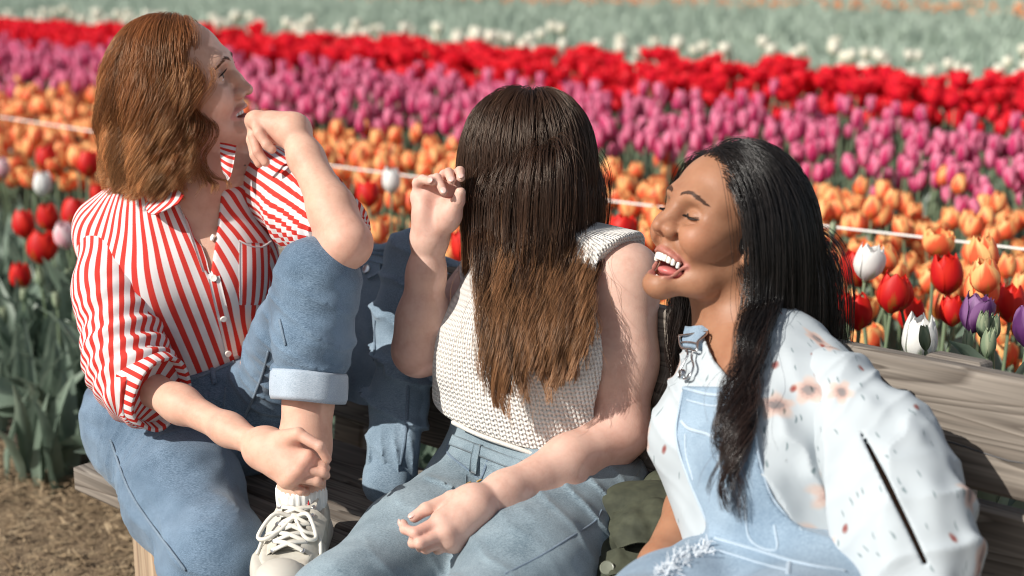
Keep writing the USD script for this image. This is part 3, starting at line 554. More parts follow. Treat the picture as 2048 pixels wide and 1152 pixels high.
# ---------------------------------------------------------------- bodies
def add_face(S, F, O, sc, mouth=0.0, lids=1.0, smile=0.0, jaw=0.0, nose=1.0, slim=1.0, nup=0.0):
    """a head with a face: F columns are her right, forward, up; O the point between the eyes' height inside the head; sc a size factor."""
    W = lambda x, y, z: O + sc * (F @ np.array([x, y, z], float))
    e = lambda c, r, k=0.02, sub=False, R=None: S.ell(W(*c), np.array(r) * sc, F if R is None else F @ R, k * sc, sub)
    ch = lambda pts, k=0.015, sub=False, flat=None: S.chain([(W(*p), r * sc) for p, r in pts], k * sc, flat, sub)
    e((0, -0.018, 0.032), (0.073, 0.092, 0.083), 0.01); e((0, 0.018, 0.032), (0.064, 0.060, 0.062), 0.03)
    e((0, 0.022, -0.030 - jaw * 0.3), (0.057 * slim, 0.056, 0.068 + jaw * 0.4), 0.03)
    for s in (-1, 1):
        ch([((s * 0.050 * slim, -0.008, -0.050 - jaw * 0.3), 0.018 * slim), ((s * 0.040 * slim, 0.028, -0.080 - jaw * 0.8), 0.017 * slim), ((s * 0.012, 0.066, -0.098 - jaw), 0.014 * slim)], 0.03)
        e((s * 0.043, 0.044, -0.022), (0.020, 0.021, 0.020), 0.035)
        e((s * 0.037, 0.058 + 0.004 * smile, -0.042 + 0.006 * smile), np.array([0.019, 0.017, 0.017]) * (1 + 0.15 * smile), 0.030)
        ch([((s * 0.046, 0.055, 0.016), 0.007), ((s * 0.026, 0.072, 0.019), 0.0085), ((s * 0.006, 0.077, 0.015), 0.008)], 0.026)
        e((s * 0.031, 0.086, 0.001), (0.017, 0.014, 0.0115), 0.016, True)
        e((s * 0.0315, 0.0655, -0.001), (0.0150, 0.0138, 0.0118), 0.004)
    ch([((0, 0.075, 0.012), 0.0085), ((0, 0.089, -0.014 + nup * 0.5), 0.0086), ((0, 0.1045 * 0.5 + 0.0525 * nose, -0.0375 + nup), 0.0098)], 0.014)
    for s in (-1, 1):
        e((s * 0.0125, 0.0905, -0.0405 + nup), (0.0088, 0.0105, 0.0085), 0.007); 
    ch([((0, 0.078, -0.046 + nup * 0.6), 0.009), ((0, 0.079, -0.062), 0.012)], 0.012)
    m = mouth; zc = -0.071 - m * 0.45 - jaw * 0.25; w = 0.025 + 0.006 * smile + 0.003 * (m > 0.01); hh = 0.0035 + m
    e((0, 0.0760, -0.102 - jaw), (0.021, 0.018, 0.016), 0.022)
    arc = lambda z, bow, lift: [(sgn * w, 0.0660, zc + lift) if False else None for sgn in ()]
    def lip(sgn):
        t = np.linspace(-1, 1, 9); x = w * t; y = 0.0865 - 0.0215 * np.abs(t) ** 1.8; z = zc + sgn * hh * (1 - t ** 2) + smile * 0.006 * t ** 2 + (0.0008 * np.cos(t * 9) if sgn > 0 else 0)
        r = (0.0052 if sgn > 0 else 0.0062) * (1 - 0.50 * t ** 2) - 0.0008 * (m > 0.01)
        return list(zip(np.stack([x, y - (0.003 * m / 0.02 if sgn < 0 else 0), z], 1), r))
    if m > 0.003: e((0, 0.072, zc), (w * 0.93, 0.034, hh * 0.96), 0.004, True)
    else: ch([((-w, 0.070, zc + smile * 0.005), 0.0012), ((0, 0.0935, zc), 0.0014), ((w, 0.070, zc + smile * 0.005), 0.0012)], 0.002, True)
    L1, L2 = lip(1), lip(-1); ch(L1, 0.005); ch(L2, 0.005)
    if m > 0.003: e((0, 0.080, zc), (w * 0.86, 0.030, hh * 0.80), 0.003, True)
    for s in (-1, 1):
        e((s * 0.0068, 0.0985, -0.0470 + nup), (0.0034, 0.0055, 0.0034), 0.003, True)
        Re = np.array(trimesh.transformations.rotation_matrix(s * 0.35, [0, 0, 1])[:3, :3]) @ np.array(trimesh.transformations.rotation_matrix(-0.2, [1, 0, 0])[:3, :3])
        e((s * 0.0735, -0.016, -0.014), (0.0075, 0.017, 0.029), 0.006, False, Re); e((s * 0.0800, -0.012, -0.010), (0.005, 0.009, 0.016), 0.004, True, Re)
        e((s * 0.0725, -0.010, -0.038), (0.006, 0.007, 0.008), 0.005)
    return W, dict(zc=zc, w=w, hh=hh, lips=np.array([q for q, _ in L1 + L2]))
def add_hand(S, wrist, rw, fingers, palm_r=0.0125, k=0.010, q_=1.0, kf=0.004):
    """fingers: chains of joints from the knuckle (thumb first); each joint (px, py, d[, r])"""
    for i, fg in enumerate(fingers):
        js = [pt(q[:3]) for q in fg]; rad = [q[3] if len(q) > 3 else r for q, r in zip(fg, ([0.0115, 0.0100, 0.0088] if i == 0 else [0.0098, 0.0085, 0.0075, 0.0068]))]; rad = [x * q_ for x in rad]
        S.cap(wrist, rw * 0.80, js[0], palm_r if i else 0.013 * q_, 0.016)
        S.chain(list(zip(js, rad)), kf)
    ks = [pt(fg[0][:3]) for fg in fingers[1:]]
    S.chain([(q, palm_r * 0.86) for q in ks], k)
    c = np.mean(ks, 0); S.chain([(wrist * 0.45 + q * 0.55, palm_r) for q in ks], 0.014)
# ---------------------------------------------------------------- skin, cloth, hair materials
def skin_mat(name, rough=0.56, sss=0.12):
    return mat(name, {'a': ('attribute', {'attribute': 'tint'}), 'g': ('geometry', {}), 'n': ('noise_texture', {'scale': 30.0, 'detail': 7.0, 'roughness': 0.68}), 'r': ('rgb_ramp', {'ramp': [(0.28, (0.86, 0.77, 0.74)), (0.5, (1.0, 0.98, 0.97)), (0.72, (1.10, 1.12, 1.12))]}),
        'mu': ('mix_color', {'blend_type': 'multiply', 'fac': 1.0}), 'n2': ('noise_texture', {'scale': 420.0, 'detail': 3.0}), 'b': ('bump', {'strength': 0.22, 'distance': 0.001}),
        'p': ('principled_bsdf', {'roughness': rough, 'subsurface_weight': sss, 'subsurface_radius': (1.0, 0.35, 0.2), 'subsurface_scale': 0.006, 'specular_ior_level': 0.28})},
        [('g.position', 'n.vector'), ('g.position', 'n2.vector'), ('n.fac', 'r.fac'), ('a.color', 'mu.a'), ('r.color', 'mu.b'), ('mu.result', 'p.base_color'), ('n2.fac', 'b.height'), ('b.normal', 'p.normal')], 'p.BSDF')
M_skin = skin_mat('fair_skin_look'); M_brown = skin_mat('brown_skin_look', 0.50, 0.10)
def plain(name, col, rough=0.5, **kw): return mat(name, {'p': ('principled_bsdf', {'base_color': col, 'roughness': rough, **kw})}, [], 'p.BSDF')
M_teeth = plain('teeth_look', (0.80, 0.77, 0.70), 0.25); M_mouth = plain('mouth_look', (0.36, 0.07, 0.06), 0.35); M_tongue = plain('tongue_look', (0.50, 0.14, 0.13), 0.35)
M_eye = plain('eye_white_look', (0.75, 0.72, 0.70), 0.2); M_iris = plain('iris_look', (0.09, 0.07, 0.05), 0.15); M_lash = plain('lash_look', (0.016, 0.011, 0.009), 0.6)
M_button = plain('shirt_button_look', (0.82, 0.78, 0.72), 0.3); M_steel = plain('buckle_steel_look', (0.62, 0.62, 0.62), 0.28, metallic=1.0)
M_nail = plain('nail_look', (0.80, 0.55, 0.50), 0.25); M_nail2 = plain('pale_nail_look', (0.62, 0.39, 0.34), 0.3)
def denim(name, dark, light, weave=1500.0, wear=0.5, lo=0.38, hi=0.61):
    """twill: fine diagonal threads, slow fading; st in metres along the leg and around it."""
    return mat(name, {'g': ('geometry', {}), 'uv': ('texture_coordinate', {}), 'n': ('noise_texture', {'scale': 9.0, 'detail': 5.0, 'roughness': 0.6}), 'mp': ('mapping', {'scale': (230.0, 1500.0, 1500.0), 'rotation': (0.0, 0.9, 0.6)}), 'n2': ('noise_texture', {'scale': 1.0, 'detail': 3.0, 'roughness': 0.7}),
        'ad': ('math', {'math_type': 'multiply_add', 'value2': 0.80, 'value3': -0.12}), 'ad2': ('math', {'math_type': 'multiply_add', 'value2': 0.44}), 'r': ('rgb_ramp', {'ramp': [(lo, dark), (hi, light)]}),
        'b': ('bump', {'strength': 0.25, 'distance': 0.0012}), 'p': ('principled_bsdf', {'roughness': 0.85, 'specular_ior_level': 0.2, 'sheen_weight': 0.15})},
        [('g.position', 'n.vector'), ('g.position', 'mp.vector'), ('mp.vector', 'n2.vector'), ('n2.fac', 'ad.value1'), ('n.fac', 'ad2.value1'), ('ad.value', 'ad2.value3'), ('ad2.value', 'r.fac'), ('r.color', 'p.base_color'), ('n2.fac', 'b.height'), ('b.normal', 'p.normal')], 'p.BSDF')
M_jeans1 = denim('mid_blue_denim_look', (0.047, 0.082, 0.128), (0.175, 0.248, 0.335)); M_jeans2 = denim('grey_blue_denim_look', (0.085, 0.125, 0.155), (0.255, 0.32, 0.36))
M_denimjacket = denim('dark_denim_look', (0.10, 0.15, 0.20), (0.27, 0.35, 0.43)); M_denimlight = denim('light_denim_look', (0.115, 0.175, 0.245), (0.31, 0.40, 0.49)); M_denimcuff = denim('denim_wrong_side_look', (0.24, 0.295, 0.36), (0.42, 0.48, 0.55))
M_thread = plain('seam_thread_look', (0.42, 0.46, 0.50), 0.8); M_gold = plain('golden_thread_look', (0.50, 0.28, 0.08), 0.7)
M_seam = denim('denim_seam_look', (0.075, 0.11, 0.15), (0.20, 0.26, 0.33)); M_seamlight = denim('light_denim_seam_look', (0.24, 0.32, 0.40), (0.46, 0.54, 0.62))
def stripes(name, red, white, period=0.0158, duty=0.46):
    return mat(name, {'uv': ('texture_coordinate', {}), 's': ('separate_xyz', {}), 'm': ('math', {'math_type': 'multiply', 'value2': 1 / period}), 'f': ('math', {'math_type': 'fraction'}), 'sb': ('math', {'math_type': 'subtract', 'value2': 0.5}), 'ab': ('math', {'math_type': 'absolute'}),
        'r': ('rgb_ramp', {'ramp': [(duty / 2 - 0.02, red), (duty / 2 + 0.02, white)]}), 'g': ('geometry', {}), 'n': ('noise_texture', {'scale': 900.0, 'detail': 2.0}), 'b': ('bump', {'strength': 0.12, 'distance': 0.001}),
        'p': ('principled_bsdf', {'roughness': 0.8, 'specular_ior_level': 0.2}), 't': ('translucent_bsdf', {}), 'mx': ('mix_closure', {'fac': 0.12})},
        [('uv.uv', 's.vector'), ('s.x', 'm.value1'), ('m.value', 'f.value1'), ('f.value', 'sb.value1'), ('sb.value', 'ab.value1'), ('ab.value', 'r.fac'), ('r.color', 'p.base_color'), ('r.color', 't.color'), ('g.position', 'n.vector'), ('n.fac', 'b.height'), ('b.normal', 'p.normal'), ('p.BSDF', 'mx.closure1'), ('t.BSDF', 'mx.closure2')], 'mx.closure')
M_stripe = stripes('red_white_stripe_look', (0.58, 0.040, 0.030), (0.70, 0.665, 0.665))
def hair_mat(name, rough=0.36, spec=0.5, tint=(1, 1, 1)):
    return mat(name, {'oi': ('attribute', {'attribute': 'shade'}), 'p': ('principled_bsdf', {'roughness': rough, 'specular_ior_level': spec, 'specular_tint': tint}), 't': ('translucent_bsdf', {}), 'm': ('mix_closure', {'fac': 0.2})},
        [('oi.color', 'p.base_color'), ('oi.color', 't.color'), ('p.BSDF', 'm.closure1'), ('t.BSDF', 'm.closure2')], 'm.closure')
def creases(p, c, r, d, freq, amp, seed, warp=2.2, sharp=2.5):
    """sharp cloth folds within r of c, running across d"""
    x = (p - c) @ norm(d) * freq + warp * (meshkit.noise(p * 16, seed) + 0.5 * meshkit.noise(p * 34, seed + 1))
    return np.exp(-((p - c) ** 2).sum(1) / r ** 2) * amp * (0.35 - (1 - np.abs(np.sin(x * 0.5))) ** sharp) * (0.4 + 1.2 * meshkit.noise(p * 11, seed + 2))
def hair_tone(n, m, root, tip, start, vary, groups=None, seed=1):
    """strand colours (n, m, 3): root colour to tip colour from START of the length on, each strand and lock a little different"""
    r = np.random.default_rng(seed); t = np.clip((np.linspace(0, 1, m)[None] - start + r.normal(0, 0.10, (n, 1)) + (0 if groups is None else r.normal(0, 0.13, (n, 1))[groups])) / 0.45, 0, 1)[..., None]; t = t * t * (3 - 2 * t)
    k = 1 + vary * (r.random((n, 1, 1)) - 0.5) * 2
    if groups is not None: k = k * (1 + vary * 0.8 * (r.random((n, 1, 1))[groups] - 0.5) * 2)
    return (np.asarray(root) * (1 - t) + np.asarray(tip) * t) * k
def curves(name, P_, w, mt, parent, shade=None, label=None):
    """P_ (strands, points, 3) as smooth curves of width w (one per point along a strand)"""
    n, m, _ = P_.shape; base = str(parent.GetPath())
    c = UsdGeom.BasisCurves.Define(stage, numbered(base + '/' + name))
    c.CreateTypeAttr('cubic'); c.CreateBasisAttr('catmullRom'); c.CreateWrapAttr('pinned')
    c.CreatePointsAttr(Vt.Vec3fArray.FromNumpy(P_.reshape(-1, 3).astype(np.float32))); c.CreateCurveVertexCountsAttr(Vt.IntArray.FromNumpy(np.full(n, m, np.int32)))
    c.CreateWidthsAttr(Vt.FloatArray.FromNumpy(np.tile(np.broadcast_to(np.asarray(w, np.float32), (m,)), n))); c.SetWidthsInterpolation('vertex')
    if shade is not None: UsdGeom.PrimvarsAPI(c).CreatePrimvar('shade', Sdf.ValueTypeNames.Color3fArray, 'vertex').Set(Vt.Vec3fArray.FromNumpy(np.ascontiguousarray(np.broadcast_to(shade, (n, m, 3)), np.float32).reshape(-1, 3)))
    UsdShade.MaterialBindingAPI.Apply(c.GetPrim()).Bind(mt)
    if label: tag(c, label)
    return c.GetPrim()
# ---------------------------------------------------------------- people
class Person:
    """an Xform at the ground under the pelvis; its meshes are given in world axes and stored about that base"""
    def __init__(s, base, label, group=None):
        s.b = np.array([base[0], base[1], 0.0]); s.t = thing('person', s.b, label, 'person', group)
    def add(s, name, m, mt, parent=None, smooth=True, uv=None, cd=None, label=None):
        if uv is None and len(m) > 2: uv = m[2]
        return obj(name, (np.asarray(m[0]) - s.b, m[1]), mt, parent or s.t, smooth, uv if smooth in (True, False) else None, cd, label)
    def hair(s, name, pts, w, mt, parent=None, shade=None, label=None): return curves(name, pts - s.b, w, mt, parent or s.t, shade, label)
def torso(S, J, g=0.0, breast=1.0, flat=0.70, waist=1.0, shoulders=True, low=True, slim=0.0):
    """J: pelvis, waist, chest, neck, shoulder right and left, hips right and left, front direction"""
    fl = (J['front'], flat); g = g - slim
    if low:
        S.cap(J['hipr'] * 0.8 + J['hipl'] * 0.2, (0.105 if g > 0.005 else 0.092) + g, J['hipr'] * 0.2 + J['hipl'] * 0.8, (0.105 if g > 0.005 else 0.092) + g, 0.05)
        S.chain([(J['pelvis'], (0.130 if g > 0.005 else 0.118) + g), (J['waist'], 0.112 * waist + g)], 0.05, fl)
    S.chain([(J['waist'], 0.112 * waist + g), (J['chest'], 0.128 + g)], 0.05, fl)
    up = J['neck'] * 0.62 + J['chest'] * 0.38
    S.chain([(J['chest'], 0.128 + g), (up, 0.105 + g)], 0.05, (J['front'], 0.66))
    lat = norm(J['shr'] - J['shl']); 
    if shoulders:
        for k in ('shr', 'shl'):
            S.cap(J[k], 0.046 + g, J['neck'] * 0.75 + J[k] * 0.25 - 0.01 * J['front'], 0.042 + g, 0.05)
    g = g + slim
    for sgn in (-1, 1):
        c = J['chest'] + sgn * lat * 0.068 + J['front'] * 0.058 + (J['waist'] - J['chest']) * 0.02
        S.ell(c, np.array([0.058, 0.058, 0.058]) * breast + g * 0.8, None, 0.06)
def tints(v, base, F=None, O=None, sc=1.0, info=None, lip=(0.5, 0.2, 0.18), blush=(0.62, 0.30, 0.25), extra=()):
    c = np.tile(np.asarray(base, float), (len(v), 1))
    if F is not None:
        q = (v - O) @ F / sc; face = np.abs(q).max(1) < 0.17
        zc, w, hh = info['zc'], info['w'], info['hh']
        from scipy.spatial import cKDTree
        lp = info['lips']; lp = np.vstack([spline(lp[:9], 60), spline(lp[9:], 60)]); dl = np.full(len(v), 1.0); dl[face] = cKDTree(lp).query(q[face])[0]
        m = np.exp(-(dl / 0.0070) ** 6)
        c = c * (1 - m[:, None]) + np.asarray(lip) * m[:, None]
        for s in (-1, 1):
            b = np.exp(-(((q - [s * 0.045, 0.058, -0.035]) / [0.022, 0.03, 0.020]) ** 2).sum(1)) * 0.55 * face
            c = c * (1 - b[:, None]) + np.asarray(blush) * b[:, None]
        nb = np.exp(-(((q - [0, 0.10, -0.036]) / [0.014, 0.02, 0.012]) ** 2).sum(1)) * 0.35 * face
        c = c * (1 - nb[:, None]) + np.asarray(blush) * nb[:, None]
    for p, r, col, a in extra:
        b = np.exp(-((v - p) ** 2).sum(1) / r ** 2) * a; c = c * (1 - b[:, None]) + np.asarray(col) * b[:, None]
    return c
def poly2(q, poly):
    poly = np.asarray(poly, float); d = np.full(len(q), 1e18); sg = np.ones(len(q)); n = len(poly)
    for a in range(n):
        A_, B_ = poly[a], poly[(a + 1) % n]; e = B_ - A_; w = q - A_; t_ = np.clip((w @ e) / (e @ e), 0, 1); d = np.minimum(d, ((w - t_[:, None] * e) ** 2).sum(1))
        c1 = q[:, 1] >= A_[1]; c2 = q[:, 1] < B_[1]; c3 = e[0] * w[:, 1] > e[1] * w[:, 0]; fl = (c1 & c2 & c3) | (~c1 & ~c2 & ~c3); sg = np.where(fl, -sg, sg)
    return sg * np.sqrt(d)
def outline(poly, deepest, round_=0):
    """distance to a tailor's pattern laid over the figure's front, down to a depth"""
    poly = spline(np.vstack([poly, poly[:1]]), round_)[:-1] if round_ else np.asarray(poly, float)
    def fn(p):
        q = p - [0, 0, CAMH]; d = q[:, 1] * CP - q[:, 2] * SP; x = np.stack([1024 + FPX * q[:, 0] / d, 576 - FPX * (q[:, 1] * SP + q[:, 2] * CP) / d], 1)
        return np.maximum(poly2(x, poly) * d / FPX, d - deepest)
    return fn
def lash_line(W, side, sc, closed=0.0, r=0.0011):
    t = np.linspace(-1, 1, 9)
    p = np.array([W(side * (0.0315 + 0.0135 * x), 0.0788 - 0.0060 * x ** 2 - 0.002 * abs(x) ** 3, -0.001 + (1 - closed) * 0.0045 * (1 - x * x) - closed * 0.0045 * (1 - x ** 2)) for x in t])
    return tube(p, r * sc * (1.1 - 0.6 * t ** 2), 5)
def lashes(W, side, n, sc, closed, rs, L=0.007):
    r = np.random.default_rng(rs); out = []
    for x in np.linspace(-0.95, 0.95, n):
        a = W(side * (0.0315 + 0.0135 * x), 0.0790 - 0.0060 * x * x, -0.001 + (1 - closed) * 0.0045 * (1 - x * x) - closed * 0.0045 * (1 - x * x))
        dv = W(side * x * 0.5, 1.0, 0.45 * (1 - 2 * closed)) - W(0, 0, 0); out.append(np.array([a + norm(dv) * L * k + (W(0, 0, 1) - W(0, 0, 0)) * L * 0.5 * k * k * (1 - closed) for k in (0, 0.35, 0.7, 1.0)]))
    return np.array(out)
def on_skin(S, pts, W, lift=0.0007):
    f = norm(W(0, 1, 0.1) - W(0, 0, 0)); sh = pts.shape; q = pts.reshape(-1, 3).copy()
    for _ in range(5): q += f * (lift - S.d(q))[:, None]
    return q.reshape(sh)
def brow(W, side, sc, rs, n=110, arch=0.003, inner=0.010, outer=0.047, z0=0.0185):
    r = np.random.default_rng(rs); out = []
    for i in range(n):
        t = r.random(); x = inner + (outer - inner) * t; z = z0 + arch * math.sin(math.pi * min(1, t * 1.05) ** 0.8) * 2 - 0.004 * t ** 2 + r.normal(0, 0.0014) * (1 - 0.6 * t)
        y = 0.0862 - 30 * (x - 0.004) ** 2 * 0.26; L = 0.0075
        d = np.array([side * 0.8, -0.2 - 0.5 * t, 0.55 * (1 - t) - 0.1]); d /= np.linalg.norm(d)
        out.append(np.array([W(side * x + d[0] * L * k, y + d[1] * L * k, z + d[2] * L * k) for k in (0, 0.33, 0.66, 1)]))
    return np.array(out)
def grow(roots, d0, L, steps, solids, down=(0, 0, -1.0), pull=0.16, lay=None, wander=0.0, seed=1):
    """hair laid out step by step: each strand keeps its heading, is drawn down and stays outside the solids (centre, axes, radii)"""
    r = np.random.default_rng(seed); p = roots.copy(); d = norm(d0); st = (L / (steps - 1))[:, None]; out = [p.copy()]; lay = np.ones(len(p)) if lay is None else lay
    dn = np.asarray(down, float)
    for k in range(steps - 1):
        d = norm(d + dn * pull + r.normal(0, wander, d.shape)); q = p + d * st
        for c, R, rad, layered in solids:
            if layered == 'front':                    # the chest: pushes the hair out along R, below the height rad[1], by rad[0]
                sc_ = np.clip((rad[1] - q[:, 2]) / 0.14, 0, 1); sc_ = sc_ * sc_ * (3 - 2 * sc_); di = (q - c) @ R; tg = rad[0] * (0.35 + 0.65 * sc_) + 0.05 * (lay - 1); hit = (di < tg) & (di > -0.02) & (sc_ > 0)
                q[hit] += (tg - di)[hit, None] * R; continue
            if layered == 'column':                   # the trunk: pushes sideways only, fading in below its top (c holds the top's height)
                sc_ = np.sqrt(np.clip((c[2] - q[:, 2]) / 0.12, 0, 1)); l = ((q - c) @ R)[:, :2] / rad[:2]; m = np.linalg.norm(l, axis=1); tgt = sc_ * lay; hit = (m < tgt) & (sc_ > 0)
                q[hit] += ((l[hit] / (m[hit, None] + 1e-6) * (tgt[hit, None] - m[hit, None])) * rad[:2]) @ R[:, :2].T
                continue
            l = (q - c) @ R / rad / (lay[:, None] if layered else 1); m = np.linalg.norm(l, axis=1); hit = m < 1
            q[hit] = (c + (l[hit] / m[hit, None] * rad * (lay[hit, None] if layered else 1)) @ R.T)
        d = norm(q - p); p = p + d * st; out.append(p.copy())
    return np.stack(out, 1)
def clump(S_, n, amount, seed):
    r = np.random.default_rng(seed); from scipy.spatial import cKDTree
    g = r.choice(len(S_), n, False); key = S_[:, S_.shape[1] // 2]; _, j = cKDTree(key[g]).query(key); j = g[j]
    w = amount * np.linspace(0, 1, S_.shape[1])[None, :, None] ** 1.3
    return S_ * (1 - w) + (S_[j] + (S_[:, :1] - S_[j, :1]) * 0.12) * w, j
def wave(S_, root, amp, freq, F, start=0.25, seed=3, rough=16.0, own=0.25, outw=0.55):
    from scipy.spatial import cKDTree
    u_, inv = np.unique(np.round(root, 6), axis=0, return_inverse=True); ph = 9.0 * meshkit.noise(root * rough, seed) + np.random.default_rng(seed).normal(0, own, len(u_))[inv.ravel()] + np.random.default_rng(seed).normal(0, 0.12, len(S_)); fr = freq * (0.85 + 0.35 * meshkit.noise(root * rough, seed + 1))
    s = np.concatenate([np.zeros((len(S_), 1)), np.cumsum(np.linalg.norm(np.diff(S_, axis=1), axis=2), 1)], 1)
    t = np.linspace(0, 1, S_.shape[1])[None]; a = amp * np.clip((t - start) / 0.4, 0, 1); T = norm(np.gradient(S_, axis=1))
    rad = S_ - S_[:, :1].mean(0); rad = norm(rad * [1, 1, 0.1]); side = norm(np.cross(T, rad)); out = np.cross(side, T); arg = s * fr[:, None] + ph[:, None]
    return S_ + (a * np.sin(arg))[..., None] * side + (a * outw * np.cos(arg))[..., None] * out
def flow(q, nl, xp, y0, y1, down=0.35):
    """head-local directions combed away from the parting and down"""
    pp = np.stack([np.full(len(q), xp), np.clip(q[:, 1], y0, y1), np.zeros(len(q))], 1); d = norm((q - pp) * [1, 1, 0] + 1e-6) + [0, 0, -down]
    return norm(d - nl * (d * nl).sum(1)[:, None])
def scalp(F, O, sc, n, seed, keep, rad=(0.0755, 0.0945, 0.0855)):
    r = np.random.default_rng(seed); q = norm(r.normal(size=(n * 4, 3))) * rad + [0, -0.018, 0.032]; q = q[keep(q)][:n]
    nrm = norm((q - [0, -0.018, 0.032]) / np.array(rad) ** 2)
    return q, nrm, O + sc * q @ F.T, nrm @ F.T
def head_frame(fwd, up):
    f = norm(fwd); r = norm(np.cross(f, up)); return np.stack([r, f, np.cross(r, f)], 1)

# ================================================================ the person on the left: striped shirt, wavy bob
def left_person():
    A = Person(P(385, 850, 2.45), 'person with auburn bob in red striped shirt, one knee raised, chin on hand')
    front = norm(np.array([0.22, -0.93, -0.15]))
    J = dict(pelvis=pt((388, 830, 2.46)), waist=pt((372, 730, 2.45)), chest=pt((372, 540, 2.39)), neck=pt((392, 352, 2.36)), shr=pt((212, 462, 2.38)), shl=pt((545, 352, 2.42)), hipr=pt((295, 845, 2.44)), hipl=pt((524, 812, 2.45)), front=front)
    kneeR, kneeL, ankL = pt((437, 1125, 2.10)), pt((634, 560, 2.11)), pt((602, 985, 2.10))
    elR, wrR = pt((258, 755, 2.24)), pt((530, 897, 2.055))
    elL, wrL = pt((694, 487, 2.09)), pt((586, 262, 2.195))
    # head
    F = head_frame([0.955, -0.05, 0.26], [-0.2, -0.10, 1.0]); O = pt((367, 168, 2.33)); sc = 0.96
    S = Shape()
    W, info = add_face(S, F, O, sc, mouth=0.0050, smile=0.4, nose=0.96); info['smile'] = 0.4
    S.chain([(W(0, -0.030, -0.06), 0.050), (J['neck'] * 0.5 + W(0, -0.03, -0.06) * 0.5, 0.047), (J['neck'] + np.array([0, 0, -0.02]), 0.052)], 0.03)
    torso(S, J)
    S.chain([(J['shr'], 0.046), (J['shr'] * 0.4 + elR * 0.6, 0.043), (elR, 0.029), (elR * 0.6 + wrR * 0.4, 0.0255), (wrR * 0.75 + elR * 0.25, 0.0208), (wrR, 0.0200)], 0.025)
    S.chain([(J['shl'], 0.046), (J['shl'] * 0.4 + elL * 0.6 + np.array([0, 0.02, 0]), 0.043), (elL, 0.034)], 0.025)
    S.chain([(elL, 0.034), (elL * 0.70 + wrL * 0.30 + [0.002, 0, 0], 0.0330), (elL * 0.25 + wrL * 0.75, 0.0250), (wrL, 0.0220)], 0.02)
    S.chain([(J['hipr'], 0.075), (kneeR, 0.050), (kneeR + [-0.01, 0.10, -0.36], 0.04), (kneeR + [-0.01, 0.12, -0.58], 0.032)], 0.04)
    S.chain([(J['hipl'], 0.068), (kneeL, 0.046)], 0.02)
    S.chain([(kneeL, 0.046), (kneeL * 0.62 + ankL * 0.38 + [0, 0.014, 0], 0.045), (kneeL * 0.2 + ankL * 0.8, 0.034), (ankL, 0.0285), (ankL + [0, 0, -0.05], 0.030)], 0.03)
    # right hand clasping the ankle
    add_hand(S, wrR, 0.030, [[(597, 868, 2.005), (640, 893, 1.992), (654, 918, 1.998)],
        [(615, 916, 2.010), (646, 930, 2.015), (652, 936, 2.050), (642, 938, 2.100)], [(599, 938, 2.005), (646, 945, 2.010), (652, 951, 2.045), (640, 952, 2.095)], [(584, 953, 2.005), (634, 963, 2.010), (641, 967, 2.045), (628, 968, 2.090)], [(574, 962, 2.015), (602, 982, 2.015), (612, 984, 2.040), (612, 982, 2.070)]], 0.0105, 0.008, 0.76, 0.003)
    # left hand bent under the chin
    add_hand(S, wrL, 0.025, [[(559, 262, 2.290, 0.0105), (551, 276, 2.300, 0.009), (559, 284, 2.290, 0.008)],
        [(513, 240, 2.205, 0.0115), (518, 266, 2.185, 0.0092), (534, 290, 2.180, 0.0082), (544, 299, 2.180, 0.0075)], [(510, 242, 2.225, 0.0115), (507, 272, 2.212, 0.0092), (515, 303, 2.205, 0.0082), (531, 325, 2.205, 0.0075)],
        [(510, 243, 2.245, 0.011), (503, 280, 2.240, 0.0088), (509, 310, 2.235, 0.008), (518, 328, 2.235, 0.007)], [(516, 243, 2.265, 0.0105), (523, 268, 2.275, 0.0088), (543, 278, 2.270, 0.008), (559, 280, 2.265, 0.007)]], 0.0135, 0.01, 0.92, 0.003)
    balls = [(W(0, 0, 0), 0.16), (pt((640, 940, 2.06)), 0.10), (pt((515, 290, 2.22)), 0.10), (J['neck'] + front * 0.06, 0.14), (J['chest'] + front * 0.10 + [0, 0, 0.06], 0.10), (wrL, 0.11), (elL * 0.5 + wrL * 0.5, 0.10), (elL, 0.085), (wrR, 0.11), (elR * 0.5 + wrR * 0.5, 0.08), (elR * 0.8 + wrR * 0.2, 0.06), (ankL, 0.09), (ankL * 0.6 + kneeL * 0.4, 0.09)]
    body = fine(S, 0.0045, 0.0020, balls)
    cd = tints(body[0], (0.575, 0.345, 0.258), F, O, sc, info, lip=(0.50, 0.20, 0.18), blush=(0.55, 0.26, 0.20), extra=[(pt((620, 915, 2.0)), 0.035, (0.56, 0.285, 0.225), 0.5), (pt((520, 300, 2.2)), 0.04, (0.56, 0.285, 0.225), 0.5), (elL, 0.05, (0.56, 0.29, 0.235), 0.5)])
    bo = A.add('body', body, M_skin, cd=cd)
    for s in (1, -1):
        c = W(s * 0.0315, 0.0668, -0.0015); ic = trimesh.creation.icosphere(3, 0.0122 * sc); A.add('eye', (ic.vertices + c, ic.faces), M_eye, bo)
        ii = trimesh.creation.icosphere(3, 0.0062 * sc); gz = norm(W(s * 0.008, 1, 0.05) - W(0, 0, 0)); A.add('iris', (ii.vertices * 1.0 + c + gz * 0.0072 * sc, ii.faces), M_iris, bo)
        A.add('lash_line', lash_line(W, s, sc, 0.15, 0.0014), M_lash, bo)
        A.hair('eyelashes', lashes(W, s, 26, sc, 0.15, 4, 0.010), [0.0008, 0.0006, 0.0004, 0.0002], H_lash, bo, T_lash)
        A.hair('eyebrow', on_skin(S, brow(W, s, sc, 5 + s, 150), W), [0.0005, 0.0005, 0.0004, 0.0002], H_lash, bo, (0.16, 0.07, 0.038))
    t = np.linspace(-1, 1, 8)
    tm = []
